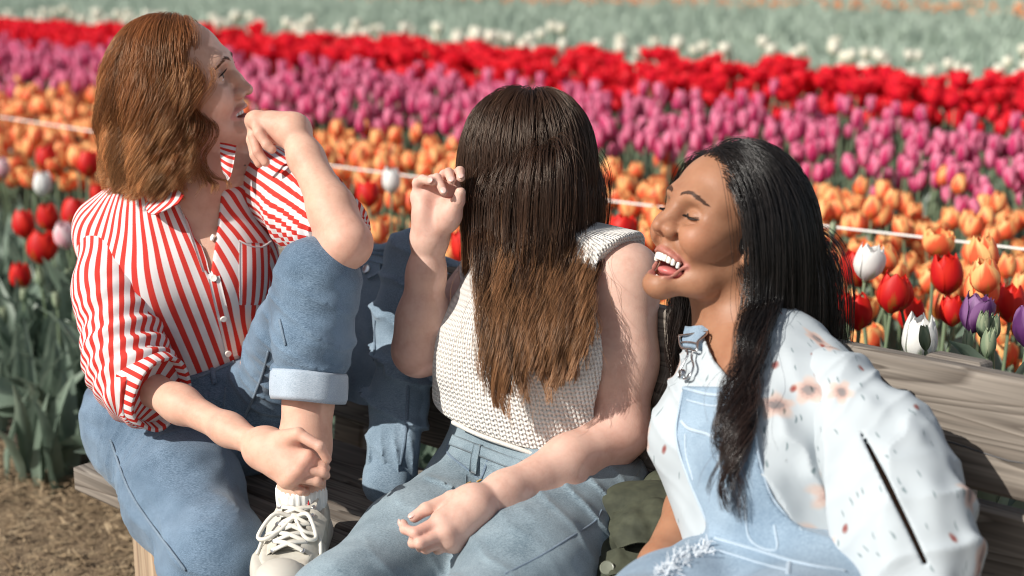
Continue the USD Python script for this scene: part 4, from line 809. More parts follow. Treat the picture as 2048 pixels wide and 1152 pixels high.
    for x in np.linspace(-0.8, 0.8, 8):
        b = rbox((0.0066 * sc, 0.004, 0.0075), 0.0012); c = W(x * info['w'] * 0.92, 0.0815 - 0.020 * abs(x) ** 1.8, info['zc'] + 0.0022); a = -x * 0.8
        Rz = np.array([[math.cos(a), -math.sin(a), 0], [math.sin(a), math.cos(a), 0], [0, 0, 1]]); tm.append(place(b, F @ Rz, c))
    A.add('teeth', merge(tm), M_teeth, bo, smooth=40)
    # jeans
    w1 = lambda p: 0.0045 * (meshkit.noise(p * np.array([26, 26, 60]), 3) - 0.5) + 0.006 * (meshkit.noise(p * np.array([10, 14, 24.]), 5) - 0.5)
    G = Shape(); G.cap(J['hipr'] * 0.9 + J['hipl'] * 0.1, 0.115, J['hipr'] * 0.1 + J['hipl'] * 0.9, 0.115, 0.05)
    G.chain([(J['pelvis'], 0.143), (J['waist'] + [0, 0, 0.02], 0.130)], 0.05, (front, 0.76))
    G.chain([(J['hipr'], 0.100), (J['hipr'] * 0.45 + kneeR * 0.55, 0.086), (kneeR, 0.072), (kneeR + [-0.01, 0.10, -0.36], 0.062), (kneeR + [-0.01, 0.12, -0.50], 0.060)], 0.05)
    G.chain([(J['hipl'], 0.084), (J['hipl'] * 0.4 + kneeL * 0.6, 0.061), (kneeL + [0, 0, -0.005], 0.059)], 0.03)
    cuf = kneeL * 0.47 + ankL * 0.53
    G.chain([(kneeL, 0.059), (kneeL * 0.72 + ankL * 0.28, 0.056), (cuf, 0.0490)], 0.03)
    # folds behind the bent knee and across the lap
    ax = norm(ankL - kneeL)
    def folds(p):
        q = (p - kneeL) @ ax; th_ = norm(kneeL - J['hipl']); a = (p - J['hipl']) @ th_
        o = w1(p) + creases(p, J['hipl'] * 0.7 + kneeL * 0.3, 0.10, th_, 190, 0.010, 2) + creases(p, J['hipr'] * 0.85 + kneeR * 0.15 + front * 0.08, 0.09, kneeR - J['hipr'] + [0.1, 0, 0], 180, 0.009, 8)
        o = o + creases(p, kneeL * 0.75 + ankL * 0.25 + [-0.03, 0, 0], 0.10, [0.5, 0, 1.0], 150, 0.007, 12) + creases(p, cuf + [0, 0, 0.03], 0.07, [0.3, 0, 1.0], 200, 0.006, 14) + creases(p, kneeR, 0.12, [0.2, -0.3, 1.0], 130, 0.006, 16)
        return o
    G.disp(folds)
    wup = norm(J['chest'] - J['waist'] + front * 0.02)
    G.cut(lambda p: np.where(((p - J['waist']) ** 2).sum(1) < 0.20 ** 2, (p - (J['waist'] + [0, 0, 0.010])) @ norm([-0.25, -0.04, 1.0]), -1), 0)
    G.cut(lambda p: np.where(((p - cuf) ** 2).sum(1) < 0.11 ** 2, (p - cuf) @ ax, -1), 0)
    jm = G.mesh(0.0040); jn = A.add('jeans', jm, M_jeans1); K = Skin(jm)
    cc = cuf - ax * 0.012; Rf = frame(np.cross(ax, [0, 1, 0]), ax); th_ = np.linspace(0, 2 * np.pi, 49)[:-1]; ring = []
    for rr, zz in ((0.046, 0.022), (0.0545, 0.024), (0.0570, 0.017), (0.0575, 0.0), (0.0570, -0.016), (0.0545, -0.021), (0.0510, -0.019), (0.0500, -0.006)):
        rw = rr + 0.0012 * np.sin(th_ * 3 + zz * 50) + 0.001 * np.sin(th_ * 7 + 1); ring.append(cc + (np.cos(th_) * rw)[:, None] * Rf[:, 0] + (np.sin(th_) * rw)[:, None] * Rf[:, 1] + (zz + 0.0016 * np.sin(th_ * 2 + 1))[:, None] * ax)
    v = np.vstack(ring); m_, s_ = len(ring), 48; i, j = np.meshgrid(np.arange(m_ - 1), np.arange(s_), indexing='ij'); j2 = (j + 1) % s_
    q = np.stack([i * s_ + j, i * s_ + j2, (i + 1) * s_ + j2, (i + 1) * s_ + j], -1).reshape(-1, 4)
    A.add('turn_up', (v, np.vstack([q[:, [0, 1, 2]], q[:, [0, 2, 3]]])), M_denimcuff, jn)
    for pts in ([(222, 880), (262, 985), (330, 1085), (372, 1140)], [(545, 668), (528, 740), (505, 800), (482, 850)], [(560, 640), (572, 690)]):
        A.add('seam', K.seam(pts, 0.0024, 0.0012), M_seam, jn)
    A.add('seam', K.seam([(452, 775), (448, 830), (462, 880)], 0.0022), M_seam, jn); A.add('waistband', K.seam([(225, 768), (300, 780), (400, 752), (500, 712)], 0.0035, 0.001), M_seam, jn)
    A.add('belt_loop', K.seam([(424, 738), (430, 768)], 0.0045, 0.003), M_jeans1, jn)
    # shirt
    lat = norm(J['shr'] - J['shl']); upv = norm(J['neck'] - J['waist'])
    wr = lambda p: 0.0055 * (meshkit.noise(p * np.array([30, 30, 14.]), 31) - 0.5) + 0.007 * (meshkit.noise(p * np.array([13, 13, 9.]), 37) - 0.5)
    H = Shape(); torso(H, J, 0.010, 1.05, 0.72, 1.10, True, False)
    H.chain([(J['waist'] + [0, 0, 0.012], 0.132), (J['waist'] * 0.6 + J['chest'] * 0.4, 0.132)], 0.05, (front, 0.80))
    H.disp(wr)
    H.ops.append((outline([(318, 300), (345, 388), (392, 490), (420, 556), (432, 480), (443, 380), (462, 280)], J['chest'] @ [0, CP, -SP] + CAMH * SP + 0.02), None, 0, 'sub', 0.004))
    H.cut(lambda p: (p - (J['neck'] + upv * 0.012)) @ norm(upv + 0.25 * front), 0.01)
    H.cut(lambda p: -(p - (J['waist'] + [0, 0, -0.022])) @ norm([-0.25, -0.04, 1.0]), 0.01)
    def torso_uv(v):
        x, y = (v - J['chest']) @ lat, (v - J['chest']) @ front + 0.05; a = np.arctan2(x, np.maximum(y, -1)); return np.stack([a * 0.135 + 0.01 * ((v - J['chest']) @ upv), (v - J['chest']) @ upv], 1)
    hm = H.mesh(0.0034); sh = A.add('shirt', hm, M_stripe, uv=torso_uv(hm[0])); K2 = Skin(hm)
    def sleeve(pts, cutp, cutn, seed, foldc, stretch=1.0):
        T = Shape(); T.chain(pts, 0.03)
        def fd(p):
            o = 0.006 * (meshkit.noise(p * 22, seed) - 0.5) + 0.007 * (meshkit.noise(p * np.array([12, 12, 30.]), seed + 1) - 0.5)
            for c, r, dr, fq, a in foldc: o = o + np.exp(-((p - c) ** 2).sum(1) / r ** 2) * a * np.sin((p @ norm(dr)) * fq + 3 * meshkit.noise(p * 16, seed + 3))
            return o
        T.disp(fd)
        for cp, cn in zip(cutp, cutn): T.cut(lambda p, cp=cp, cn=cn: (p - cp) @ cn, 0.003)
        m = T.mesh(0.0034); a, b = pts[0][0], pts[1][0]; ax_ = norm(b - a)
        tc = norm(np.array([0, 0, CAMH]) - a); w1_ = norm(tc - ax_ * (tc @ ax_)); w0 = np.cross(ax_, w1_); ang = np.arctan2((m[0] - a) @ w0, (m[0] - a) @ w1_)
        return m, np.stack([ang * 0.062 * stretch, (m[0] - a) @ ax_], 1)
    fR = norm(wrR - elR); cR = elR * 0.80 + wrR * 0.20
    sm, suv = sleeve([(J['shr'] + [0.015, 0, -0.005], 0.060), (J['shr'] * 0.55 + elR * 0.45, 0.066), (elR * 0.9 + J['shr'] * 0.1, 0.062), (elR + fR * 0.03, 0.058), (cR + fR * 0.03, 0.053)], [cR], [fR], 51,
        [(elR + [0.02, 0, 0.03], 0.10, elR - J['shr'] + [0.1, 0, 0], 190, 0.006), (J['shr'] + [0.03, 0, -0.07], 0.07, [0.5, 0, 1], 220, 0.004)])
    s1 = A.add('sleeve', sm, M_stripe, sh, uv=suv)
    fL = norm(elL - J['shl']); cL = elL * 0.84 + J['shl'] * 0.16
    sm2, suv2 = sleeve([(J['shl'] + [-0.012, 0, -0.008], 0.062), (J['shl'] * 0.5 + elL * 0.5 + [0.0, 0.012, -0.006], 0.064), (cL + fL * 0.03 + [0.0, 0.010, -0.004], 0.053)], [cL + fL * 0.012], [fL], 61, [(cL, 0.13, fL, 260, 0.006)])
    A.add('sleeve', sm2, M_stripe, sh, uv=suv2)
    # rolled cuff of the right sleeve
    def cuff(c, axd, r0, r1, h, mt, name, parent, wob=0.003, seed=1, scale=0.058):
        Rf = frame(np.cross(axd, [0.1, 1, 0.2]), axd); n = 56; th_ = np.linspace(0, 2 * np.pi, n + 1); rows = [(r0 - 0.010, -h * 0.45), (r0, -h * 0.5), (r0 + 0.002, -h * 0.3), ((r0 + r1) / 2 + 0.002, 0), (r1 + 0.002, h * 0.3), (r1, h * 0.5), (r1 - 0.006, h * 0.47), (r1 - 0.009, h * 0.2)]
        v, uv = [], []
        for rr, zz in rows:
            rw = rr + wob * np.sin(th_ * 2 + seed) + wob * 0.6 * np.sin(th_ * 5 + seed * 2 + zz * 40); v.append(c + (np.cos(th_) * rw)[:, None] * Rf[:, 0] + (np.sin(th_) * rw)[:, None] * Rf[:, 1] + (zz + wob * np.sin(th_ * 3 + seed * 3))[:, None] * axd); uv.append(np.stack([th_ * scale, zz + 0 * th_], 1))
        A.add(name, (np.vstack(v), grid_faces(len(rows), n + 1)), mt, parent, uv=np.vstack(uv))
    cuff(cR - fR * 0.012, fR, 0.0580, 0.0575, 0.062, M_stripe, 'cuff', sh, 0.0025, 2)
    # collar, placket, pocket, buttons
    def ribbon(rows, th, mt, name, parent, uvs=1.0, off=0.0):
        R_ = [spline(np.array(r_, float), 14) for r_ in rows]; g = np.array(R_); g = np.stack([spline(g[:, k], 8) for k in range(g.shape[1])], 1) if len(rows) > 2 else np.stack([g[0] * (1 - a) + g[1] * a for a in np.linspace(0, 1, 6)])
        a, b = g.shape[:2]; n = meshkit.arrays((g.reshape(-1, 3), grid_faces(a, b)), True)[2]
        vv = np.vstack([g.reshape(-1, 3) + n * th / 2, g.reshape(-1, 3) - n * th / 2]); f = grid_faces(a, b); m = a * b; ff = [f, f[:, ::-1] + m]
        rim = [(0, i, 0, i + 1) for i in range(b - 1)] + [(a - 1, i + 1, a - 1, i) for i in range(b - 1)] + [(j + 1, 0, j, 0) for j in range(a - 1)] + [(j, b - 1, j + 1, b - 1) for j in range(a - 1)]
        for p0, p1, p2, p3 in rim:
            x, y = p0 * b + p1, p2 * b + p3; ff.append(np.array([[x, x + m, y + m], [x, y + m, y]]))
        ln = np.concatenate([[0], np.cumsum(np.linalg.norm(np.diff(g[a // 2], axis=0), axis=1))]); ac = np.linspace(0, np.linalg.norm(g[-1, b // 2] - g[0, b // 2]), a)
        uv = np.stack([np.tile(ln * uvs, a) + off, np.repeat(ac, b)], 1)
        return A.add(name, (vv, np.vstack(ff)), mt, parent, uv=np.vstack([uv, uv]))
    ribbon([[pt((262, 335, 2.42)), pt((300, 352, 2.33)), pt((345, 372, 2.275)), pt((368, 392, 2.262))], [pt((268, 350, 2.41)), pt((298, 376, 2.315)), pt((335, 402, 2.258)), pt((362, 400, 2.255))], [pt((275, 368, 2.40)), pt((288, 402, 2.305)), pt((304, 430, 2.248)), pt((356, 408, 2.25))]], 0.0025, M_stripe, 'collar', sh, 1.0, 0.003)
    ribbon([[pt((440, 286, 2.30)), pt((441, 310, 2.28)), pt((443, 335, 2.268)), pt((446, 345, 2.262))], [pt((455, 288, 2.30)), pt((455, 318, 2.275)), pt((455, 345, 2.262)), pt((452, 352, 2.258))], [pt((472, 292, 2.31)), pt((468, 322, 2.278)), pt((462, 350, 2.262)), pt((456, 362, 2.257))]], 0.0025, M_stripe, 'collar', sh, 1.0, 0.006)
    A.add('placket', K2.patch([(415, 556), (440, 549), (480, 712), (452, 716)], 5, 22, 0.0012, 0.0006), M_stripe, sh)
    A.add('placket', K2.patch([(352, 398), (366, 392), (424, 552), (404, 545)], 4, 20, 0.0012, 0.0006), M_stripe, sh)
    A.add('placket', K2.patch([(446, 330), (428, 372), (416, 460), (428, 540)], 4, 4, 0.0028, 0.002), M_stripe, sh) if False else None
    pk = K2.patch([(477, 484), (540, 486), (538, 610), (477, 610)], 12, 20, 0.0012, 0.0008, bulge=0.003); A.add('pocket', pk, M_stripe, sh)
    A.add('pocket_hem', K2.seam([(477, 482), (500, 494), (522, 496), (540, 484)], 0.0016, 0.003), M_stripe, sh)
    for x, y in ((428, 476), (428, 556), (447, 636), (455, 706)):
        c, n = K2.on(x, y, 0.0028); A.add('button', disc(c, n, 0.0056, 0.0016), M_button, sh, smooth=35)
    # hair
    keep = lambda q: ~((q[:, 1] > 0.036 + 0.20 * np.clip(0.10 - q[:, 2], 0, 1) * 0 + 0.10 * (q[:, 2] - 0.06)) & (q[:, 2] < 0.103)) & ~((q[:, 2] < 0.02) & (q[:, 1] > 0.012)) & (q[:, 2] > -0.045)
    q, nl, rt, nw = scalp(F, O, sc, 24000, 11, keep)
    r = np.random.default_rng(12); dl = flow(q, nl, -0.022, -0.045, 0.07); dl[:, 1] -= 0.45; dl = norm(dl - nl * (dl * nl).sum(1)[:, None]) + r.normal(0, 0.05, q.shape)
    lay = 1 + 0.13 * r.random(len(q)) ** 1.2
    solids = [(O + sc * F @ np.array([0, -0.018, 0.030]), F, np.array([0.082, 0.095, 0.087]) * sc, True), (O + sc * F @ np.array([0.010, -0.026, -0.045]), F, np.array([0.086, 0.074, 0.095]) * sc, True), (J['neck'] + [0, 0.0, -0.03], np.eye(3), np.array([0.17, 0.10, 0.055]), False)]
    L = (0.185 + 0.09 * np.clip(q[:, 2] / 0.11, 0, 1)) * r.uniform(0.82, 1.04, len(q)) * (1 - 0.12 * (q[:, 1] > 0.02) - 0.16 * np.clip(-q[:, 1] / 0.1, 0, 1))
    H_ = grow(rt, norm(dl @ F.T), L, 22, solids, (0.04, -0.02, -1), 0.5, lay, 0.01)
    L *= 1; H_, lk = clump(H_, 60, 0.34, 9); H_, grp = clump(H_, 520, 0.62, 4); H_ = wave(H_, rt[lk], 0.0125, 62, F, 0.2, 3, 10.0, 0.6, 1.25)
    H_ += r.normal(0, 0.0012, (len(H_), 1, 3)) * np.linspace(0, 1, 22)[None, :, None]
    sd = hair_tone(len(H_), 22, (0.225, 0.085, 0.031), (0.45, 0.225, 0.098), 0.45, 0.55, lk, 5)
    A.hair('hair', H_, np.linspace(0.00052, 0.00025, 22), H_auburn, shade=sd)
    cap_ = Shape(); cap_.ell(O + sc * F @ np.array([0, -0.020, 0.031]), np.array([0.0745, 0.0935, 0.0845]) * sc, F, 0.02).ell(O + sc * F @ np.array([0, -0.035, -0.025]), np.array([0.073, 0.068, 0.075]) * sc, F, 0.04)
    cap_.cut(lambda p: ((p - O) @ F / sc)[:, 1] - np.where(((p - O) @ F / sc)[:, 2] > 0.05, 0.046 + 0.1 * (((p - O) @ F / sc)[:, 2] - 0.06), 0.015), 0.004); A.add('hair_base', cap_.mesh(0.004), M_auburnbase)
    # sock and canvas shoe on the bench
    K3 = ankL; so = Shape(); so.chain([(ankL + [0.0, 0.0, 0.014], 0.0345), (ankL + [0, 0, -0.005], 0.0350), (ankL + [0, 0, -0.05], 0.034)], 0.01); so.disp(lambda p: 0.0012 * np.sin(np.arctan2(p[:, 0] - ankL[0], p[:, 1] - ankL[1]) * 26) + 0.003 * (meshkit.noise(p * 40, 2) - 0.5)); so.cut(lambda p: p[:, 2] - (ankL[2] + 0.012), 0.004)
    A.add('sock', so.mesh(0.0024), M_sock)
    shoe(A, ankL + [0, -0.012, 0], norm(np.array([-0.02, -0.99, 0.0])), 0.402, True, 0.60)
    shoe(A, kneeR + np.array([-0.01, 0.12, -0.55]), norm(np.array([-0.1, -0.99, 0.0])), 0.0, False)
    return A, J
H_lash = hair_mat('lash_hair_look', 0.5); T_lash = (0.012, 0.009, 0.008)
H_auburn = hair_mat('auburn_hair_look', 0.30, 0.6, (1.0, 0.76, 0.55)); M_auburnbase = plain('auburn_base_look', (0.07, 0.026, 0.011), 0.6)
M_sock = plain('white_sock_look', (0.68, 0.68, 0.66), 0.9); M_sole = plain('rubber_sole_look', (0.50, 0.475, 0.42), 0.55); M_lace = plain('lace_look', (0.62, 0.60, 0.54), 0.85); M_label = plain('red_label_look', (0.55, 0.03, 0.03), 0.5); M_letter = plain('label_letter_look', (0.85, 0.83, 0.80), 0.6); M_eyelet = plain('eyelet_look', (0.55, 0.55, 0.55), 0.3, metallic=0.9)
M_canvas = mottled('worn_canvas_look', [(0.30, (0.26, 0.22, 0.17)), (0.48, (0.46, 0.43, 0.37)), (0.7, (0.55, 0.53, 0.47))], 14, 0.85, 0.25, 0.002, 5)
def shoe(A, ank, fd, z0, detail=True, zs=1.0):
    """a low-cut canvas shoe: sole, toe cap, tongue, facings, eyelets and laces. fd points to the toe."""
    side = norm(np.cross(fd, ZV)); base = np.array([ank[0], ank[1], z0]); W = lambda f, s, z: base + fd * f + side * s + ZV * z * zs
    S = Shape(); S.chain([(W(-0.035, 0, 0.045), 0.034), (W(0.03, 0, 0.048), 0.038), (W(0.09, 0.003, 0.036), 0.037), (W(0.150, 0.004, 0.026), 0.030)], 0.02); S.chain([(W(-0.03, 0, 0.07), 0.036), (W(0.0, 0, 0.088), 0.037)], 0.02)
    S.disp(lambda p: 0.003 * (meshkit.noise(p * 45, 9) - 0.5)); S.cut(lambda p: z0 + 0.016 - p[:, 2], 0.004); S.cut(lambda p: ((p - W(0.0, 0, 0.105)) @ norm(ZV + 0.25 * fd)), 0.004)
    up = S.mesh(0.0026); u = A.add('shoe', up, M_canvas)
    O_ = Shape(); O_.chain([(W(-0.037, 0, 0.016), 0.042), (W(0.09, 0.003, 0.016), 0.047), (W(0.148, 0.004, 0.016), 0.041)], 0.03); O_.cut(lambda p: p[:, 2] - (z0 + 0.030), 0.003); O_.cut(lambda p: z0 - p[:, 2], 0.003)
    A.add('sole', O_.mesh(0.004), M_sole, u)
    if not detail: return
    C = Shape(); C.ell(W(0.148, 0.004, 0.028), (0.040, 0.037, 0.0275), frame(fd, ZV), 0.01); C.cut(lambda p: (p - W(0.128, 0, 0)) @ -fd, 0.004); C.cut(lambda p: z0 + 0.02 - p[:, 2], 0.003); A.add('toe_cap', C.mesh(0.003), M_sole, u)
    tg = []
    prof = [(0.105, 0.074), (0.07, 0.088), (0.038, 0.104), (0.018, 0.128), (0.012, 0.142)]
    g = np.array([[W(f, s * w_, z - 0.05 * s * s * 0.12) for s in np.linspace(-1, 1, 9)] for (f, z), w_ in zip(spline(np.array(prof), 12), np.linspace(0.018, 0.030, 12))])
    n = meshkit.arrays((g.reshape(-1, 3), grid_faces(12, 9)), True)[2]; m = 108; f = grid_faces(12, 9)
    A.add('tongue', (np.vstack([g.reshape(-1, 3) + n * 0.002, g.reshape(-1, 3) - n * 0.002]), np.vstack([f, f[:, ::-1] + m])), M_canvas, u)
    # facings with eyelets
    K = [(0.110, 0.068), (0.092, 0.078), (0.074, 0.087), (0.056, 0.097), (0.040, 0.108), (0.028, 0.121)]
    for s in (-1, 1):
        g = np.array([[W(f, s * (0.016 + 0.004 * i / 5 + a * 0.022), z + 0.002 - 0.030 * a ** 1.5) for a in np.linspace(0, 1, 5)] for i, (f, z) in enumerate(K)]); n = meshkit.arrays((g.reshape(-1, 3), grid_faces(6, 5)), True)[2]; f = grid_faces(6, 5)
        A.add('facing', (np.vstack([g.reshape(-1, 3) + n * 0.002, g.reshape(-1, 3) - n * 0.002]), np.vstack([f, f[:, ::-1] + 30])), M_canvas, u)
        for i, (f_, z) in enumerate(K): A.add('eyelet', disc(W(f_, s * (0.021 + 0.004 * i / 5), z + 0.0035), norm(ZV * 0.8 + fd * 0.6 + side * s * 0.35), 0.0036, 0.0012, 10), M_eyelet, u, smooth=35)
    for i in range(5):
        (f0, z0_), (f1, z1_) = K[i], K[i + 1]
        for s in (-1, 1):
            a, b = W(f0, s * 0.021, z0_ + 0.004), W(f1, -s * 0.022, z1_ + 0.004); mid = (a + b) / 2 + (ZV * 0.8 + fd * 0.6) * 0.007
            A.add('lace', tube(spline([a, mid, b], 9), 0.0036, 6, flat=(norm(ZV * 0.8 + fd * 0.6), 0.45)), M_lace, u)
    k0 = W(0.047, 0, 0.112)
    for s, ln in ((1, 0.055), (-1, 0.042)):
        lp = [k0, k0 + side * s * ln * 0.5 + fd * 0.010 + ZV * 0.008, k0 + side * s * ln * 0.85 + fd * 0.035 - ZV * 0.016, k0 + side * s * ln * 0.5 + fd * 0.040 - ZV * 0.014, k0]
        A.add('lace_bow', tube(spline(lp, 22), 0.0032, 6), M_lace, u)
        e = [k0, k0 + side * s * 0.016 + fd * 0.03 - ZV * 0.008, W(0.075, s * 0.038, 0.082), W(0.10, s * 0.045, 0.055)]
        A.add('lace_end', tube(spline(e, 16), 0.0028, 6), M_lace, u)
    A.add('lace_knot', (lambda ic: (ic.vertices * [0.009, 0.007, 0.006] + k0, ic.faces))(trimesh.creation.icosphere(2, 1.0)), M_lace, u)
    Rt = np.stack([-side, norm(ZV * 0.93 - fd * 0.28), norm(fd * 0.93 + ZV * 0.28)], 1)
    if np.linalg.det(Rt) < 0: Rt[:, 0] *= -1
    c = W(0.0205, 0, 0.131); A.add('label', place(rbox((0.034, 0.0085, 0.0015), 0.0004), Rt, c), M_label, u, smooth=False)
    tx = meshkit.text_mesh('CONVERSE', 0.0045, 0.0006, True); b = tx.bounds; tv = (tx.vertices - [(b[0, 0] + b[1, 0]) / 2, 0.00225, 0]) * [0.030 / (b[1, 0] - b[0, 0]), 1, 1]
    A.add('lettering', (tv @ Rt.T + c + Rt[:, 2] * 0.0008, tx.faces), M_letter, u, smooth=False)
# ================================================================ the person in the middle: knitted vest, long brown hair over the face
def knit(name):
    """stocking stitch: st in metres; raised V rows with small dark holes between"""
    return mat(name, {'uv': ('texture_coordinate', {}), 's': ('separate_xyz', {}), 'cx': ('math', {'math_type': 'multiply', 'value2': 2 * math.pi / 0.0080}), 'sx': ('math', {'math_type': 'sine'}), 'ab': ('math', {'math_type': 'absolute'}),
        'yo': ('math', {'math_type': 'multiply', 'value2': 1.1}), 'cy': ('math', {'math_type': 'multiply', 'value2': 2 * math.pi / 0.0072}), 'ya': ('math', {'math_type': 'add'}), 'sy': ('math', {'math_type': 'sine'}), 'h0': ('math', {'math_type': 'multiply_add', 'value2': 0.28, 'value3': 0.2}), 'h': ('math', {'math_type': 'multiply_add', 'value2': 0.55}),
        'g': ('geometry', {}), 'n': ('noise_texture', {'scale': 500.0, 'detail': 3.0}), 'hn': ('math', {'math_type': 'multiply_add', 'value2': 0.35}), 'r': ('rgb_ramp', {'ramp': [(0.12, (0.36, 0.33, 0.29)), (0.42, (0.67, 0.635, 0.59)), (1.0, (0.73, 0.70, 0.66))]}), 'b': ('bump', {'strength': 0.9, 'distance': 0.004}), 'p': ('principled_bsdf', {'roughness': 0.95, 'specular_ior_level': 0.1, 'sheen_weight': 0.2})},
        [('uv.uv', 's.vector'), ('s.x', 'cx.value1'), ('cx.value', 'sx.value1'), ('sx.value', 'ab.value1'), ('s.y', 'cy.value1'), ('sx.value', 'yo.value1'), ('cy.value', 'ya.value1'), ('yo.value', 'ya.value2'), ('ya.value', 'sy.value1'), ('sy.value', 'h0.value1'), ('ab.value', 'h.value1'), ('h0.value', 'h.value3'), ('g.position', 'n.vector'), ('n.fac', 'hn.value1'), ('h.value', 'hn.value3'), ('hn.value', 'r.fac'), ('hn.value', 'b.height'), ('r.color', 'p.base_color'), ('b.normal', 'p.normal')], 'p.BSDF')
M_knit = knit('cream_knit_look')
H_brown = hair_mat('brown_hair_look', 0.34, 0.55, (1.0, 0.86, 0.74)); M_brownbase = plain('brown_base_look', (0.020, 0.010, 0.006), 0.6)
H_dark = hair_mat('black_hair_look', 0.30, 0.55); M_darkbase = plain('black_base_look', (0.008, 0.006, 0.006), 0.6)
def middle_person():
    DS[0] = 0.978
    B = Person(P(1080, 960, 2.28), 'person in cream knitted vest with long brown hair hanging over the face')
    front = norm(np.array([-0.50, -0.85, -0.10]))
    J = dict(pelvis=pt((1085, 975, 2.28)), waist=pt((1068, 845, 2.27)), chest=pt((1075, 690, 2.25)), neck=pt((1095, 505, 2.25)), shl=pt((1250, 555, 2.18)), shr=pt((968, 575, 2.38)), hipr=pt((1000, 985, 2.33)), hipl=pt((1160, 1015, 2.20)), front=front)
    kneeR, kneeL = pt((690, 1222, 1.97)), pt((945, 1295, 1.85))
    elL, wrL, elR, wrR = pt((1243, 862, 2.16)), pt((945, 1012, 2.005)), pt((838, 700, 2.27)), pt((859, 478, 2.225))
    F = head_frame([-0.74, 0.58, -0.20], [-0.03, 0.05, 1.0]); O = pt((1050, 326, 2.27)); sc = 0.935
    S = Shape(); W, info = add_face(S, F, O, sc)
    S.chain([(W(0, -0.03, -0.06), 0.050), (J['neck'], 0.054)], 0.03); torso(S, J)
    S.chain([(J['shl'], 0.053), (J['shl'] * 0.45 + elL * 0.55, 0.049), (elL, 0.038), (elL * 0.62 + wrL * 0.38, 0.0300), (elL * 0.2 + wrL * 0.8, 0.0228), (wrL, 0.0218)], 0.025)
    S.chain([(J['shr'], 0.050), (J['shr'] * 0.4 + elR * 0.6, 0.047), (elR, 0.040)], 0.025); S.chain([(elR, 0.038), (elR * 0.72 + wrR * 0.28, 0.0375), (elR * 0.3 + wrR * 0.7, 0.0275), (wrR, 0.0230)], 0.02)
    S.chain([(J['hipr'], 0.095), (kneeR, 0.060), (kneeR + [0.0, 0.02, -0.36], 0.036)], 0.04); S.chain([(J['hipl'], 0.095), (kneeL, 0.060), (kneeL + [0, 0.02, -0.32], 0.036)], 0.04)
    # left hand resting on the thigh
    fl = [[(903, 997, 2.015), (852, 1018, 1.995), (829, 1034, 1.99)], [(882, 1040, 1.975), (830, 1066, 1.955), (810, 1058, 1.965), (806, 1047, 1.975)], [(892, 1062, 1.97), (840, 1086, 1.95), (826, 1086, 1.965), (826, 1078, 1.98)], [(900, 1077, 1.975), (852, 1096, 1.965), (842, 1094, 1.98), (846, 1086, 1.99)], [(908, 1086, 1.985), (876, 1097, 1.98), (868, 1092, 1.99), (872, 1086, 1.995)]]
    add_hand(S, wrL, 0.028, fl, 0.0125, 0.010, 0.90, 0.0035)
    # right hand raised, palm to the camera, fingers curled
    fr = [[(905, 428, 2.19, 0.0135), (917, 402, 2.175, 0.0105), (921, 385, 2.17, 0.009)], [(906, 384, 2.215), (911, 350, 2.205), (920, 342, 2.18), (922, 356, 2.165)], [(884, 380, 2.215), (889, 350, 2.205), (897, 345, 2.180), (903, 362, 2.165)], [(860, 384, 2.215), (864, 360, 2.200), (874, 356, 2.175), (887, 383, 2.16)], [(839, 394, 2.215), (835, 366, 2.205), (845, 359, 2.185), (864, 363, 2.165)]]
    add_hand(S, wrR, 0.026, fr, 0.0125, 0.012, 0.92, 0.0035)
    S.ell(pt((898, 430, 2.195)), (0.018, 0.017, 0.025), None, 0.012); S.ell(pt((846, 432, 2.205)), (0.014, 0.014, 0.026), None, 0.012)
    mid = lambda a, b, t=0.5: a * (1 - t) + b * t
    balls = [(wrL, 0.11), (pt((850, 1060, 1.97)), 0.09), (mid(elL, wrL), 0.09), (elL, 0.10), (mid(J['shl'], elL), 0.11), (J['shl'], 0.12), (wrR, 0.09), (pt((885, 390, 2.2)), 0.09), (mid(elR, wrR), 0.10), (elR, 0.10), (mid(elR, J['shr']), 0.10), (J['shr'], 0.12)]
    body = fine(S, 0.0050, 0.0020, balls)
    base = (0.57, 0.365, 0.295); red = (0.58, 0.295, 0.24)
    cd = tints(body[0], base, extra=[(elL, 0.06, red, 0.5), (elR + [0, 0, -0.03], 0.05, red, 0.5), (pt((885, 370, 2.19)), 0.035, red, 0.55), (pt((825, 1060, 1.96)), 0.03, red, 0.6), (pt((870, 430, 2.17)), 0.025, red, 0.3)])
    bo = B.add('body', body, M_skin, cd=cd)
    def nail(a, b, r, toward):
        a, b = pt(a[:3]), pt(b[:3]); t = norm(b - a); n = norm(toward - t * (t @ toward)); s_ = np.cross(n, t); ic = trimesh.creation.icosphere(2, 1.0)
        v = ic.vertices * [0.0048, 0.0062, 0.0020]; v = v @ np.stack([s_, t, n], 1).T + b + t * r * 0.25 + n * r * 0.80; B.add('nail', (v, ic.faces), M_nail2, bo)
    cam_ = norm(np.array([0, 0, CAMH]) - wrR)
    for f_ in fr[1:]: nail(f_[2], f_[3], 0.0063, cam_ + [0, 0, 0.1])
    nail(fl[0][1], fl[0][2], 0.0079, np.array([-0.2, -0.4, 0.9])); nail(fl[1][2], fl[1][3], 0.0061, np.array([-0.9, -0.3, 0.1]))
    # jeans
    G = Shape(); G.cap(mid(J['hipr'], J['hipl'], 0.1), 0.118, mid(J['hipr'], J['hipl'], 0.9), 0.118, 0.05); G.chain([(J['pelvis'], 0.150), (J['waist'], 0.138)], 0.05, (front, 0.78))
    for h_, k_ in ((J['hipr'], kneeR), (J['hipl'], kneeL)): G.chain([(h_, 0.106), (mid(h_, k_, 0.55), 0.092), (k_, 0.074), (k_ + [0, 0.02, -0.32], 0.062)], 0.035)
    tR, tL = norm(kneeR - J['hipr']), norm(kneeL - J['hipl']); cr = pt((985, 985, 2.16)); cr2 = pt((1185, 1010, 2.06))
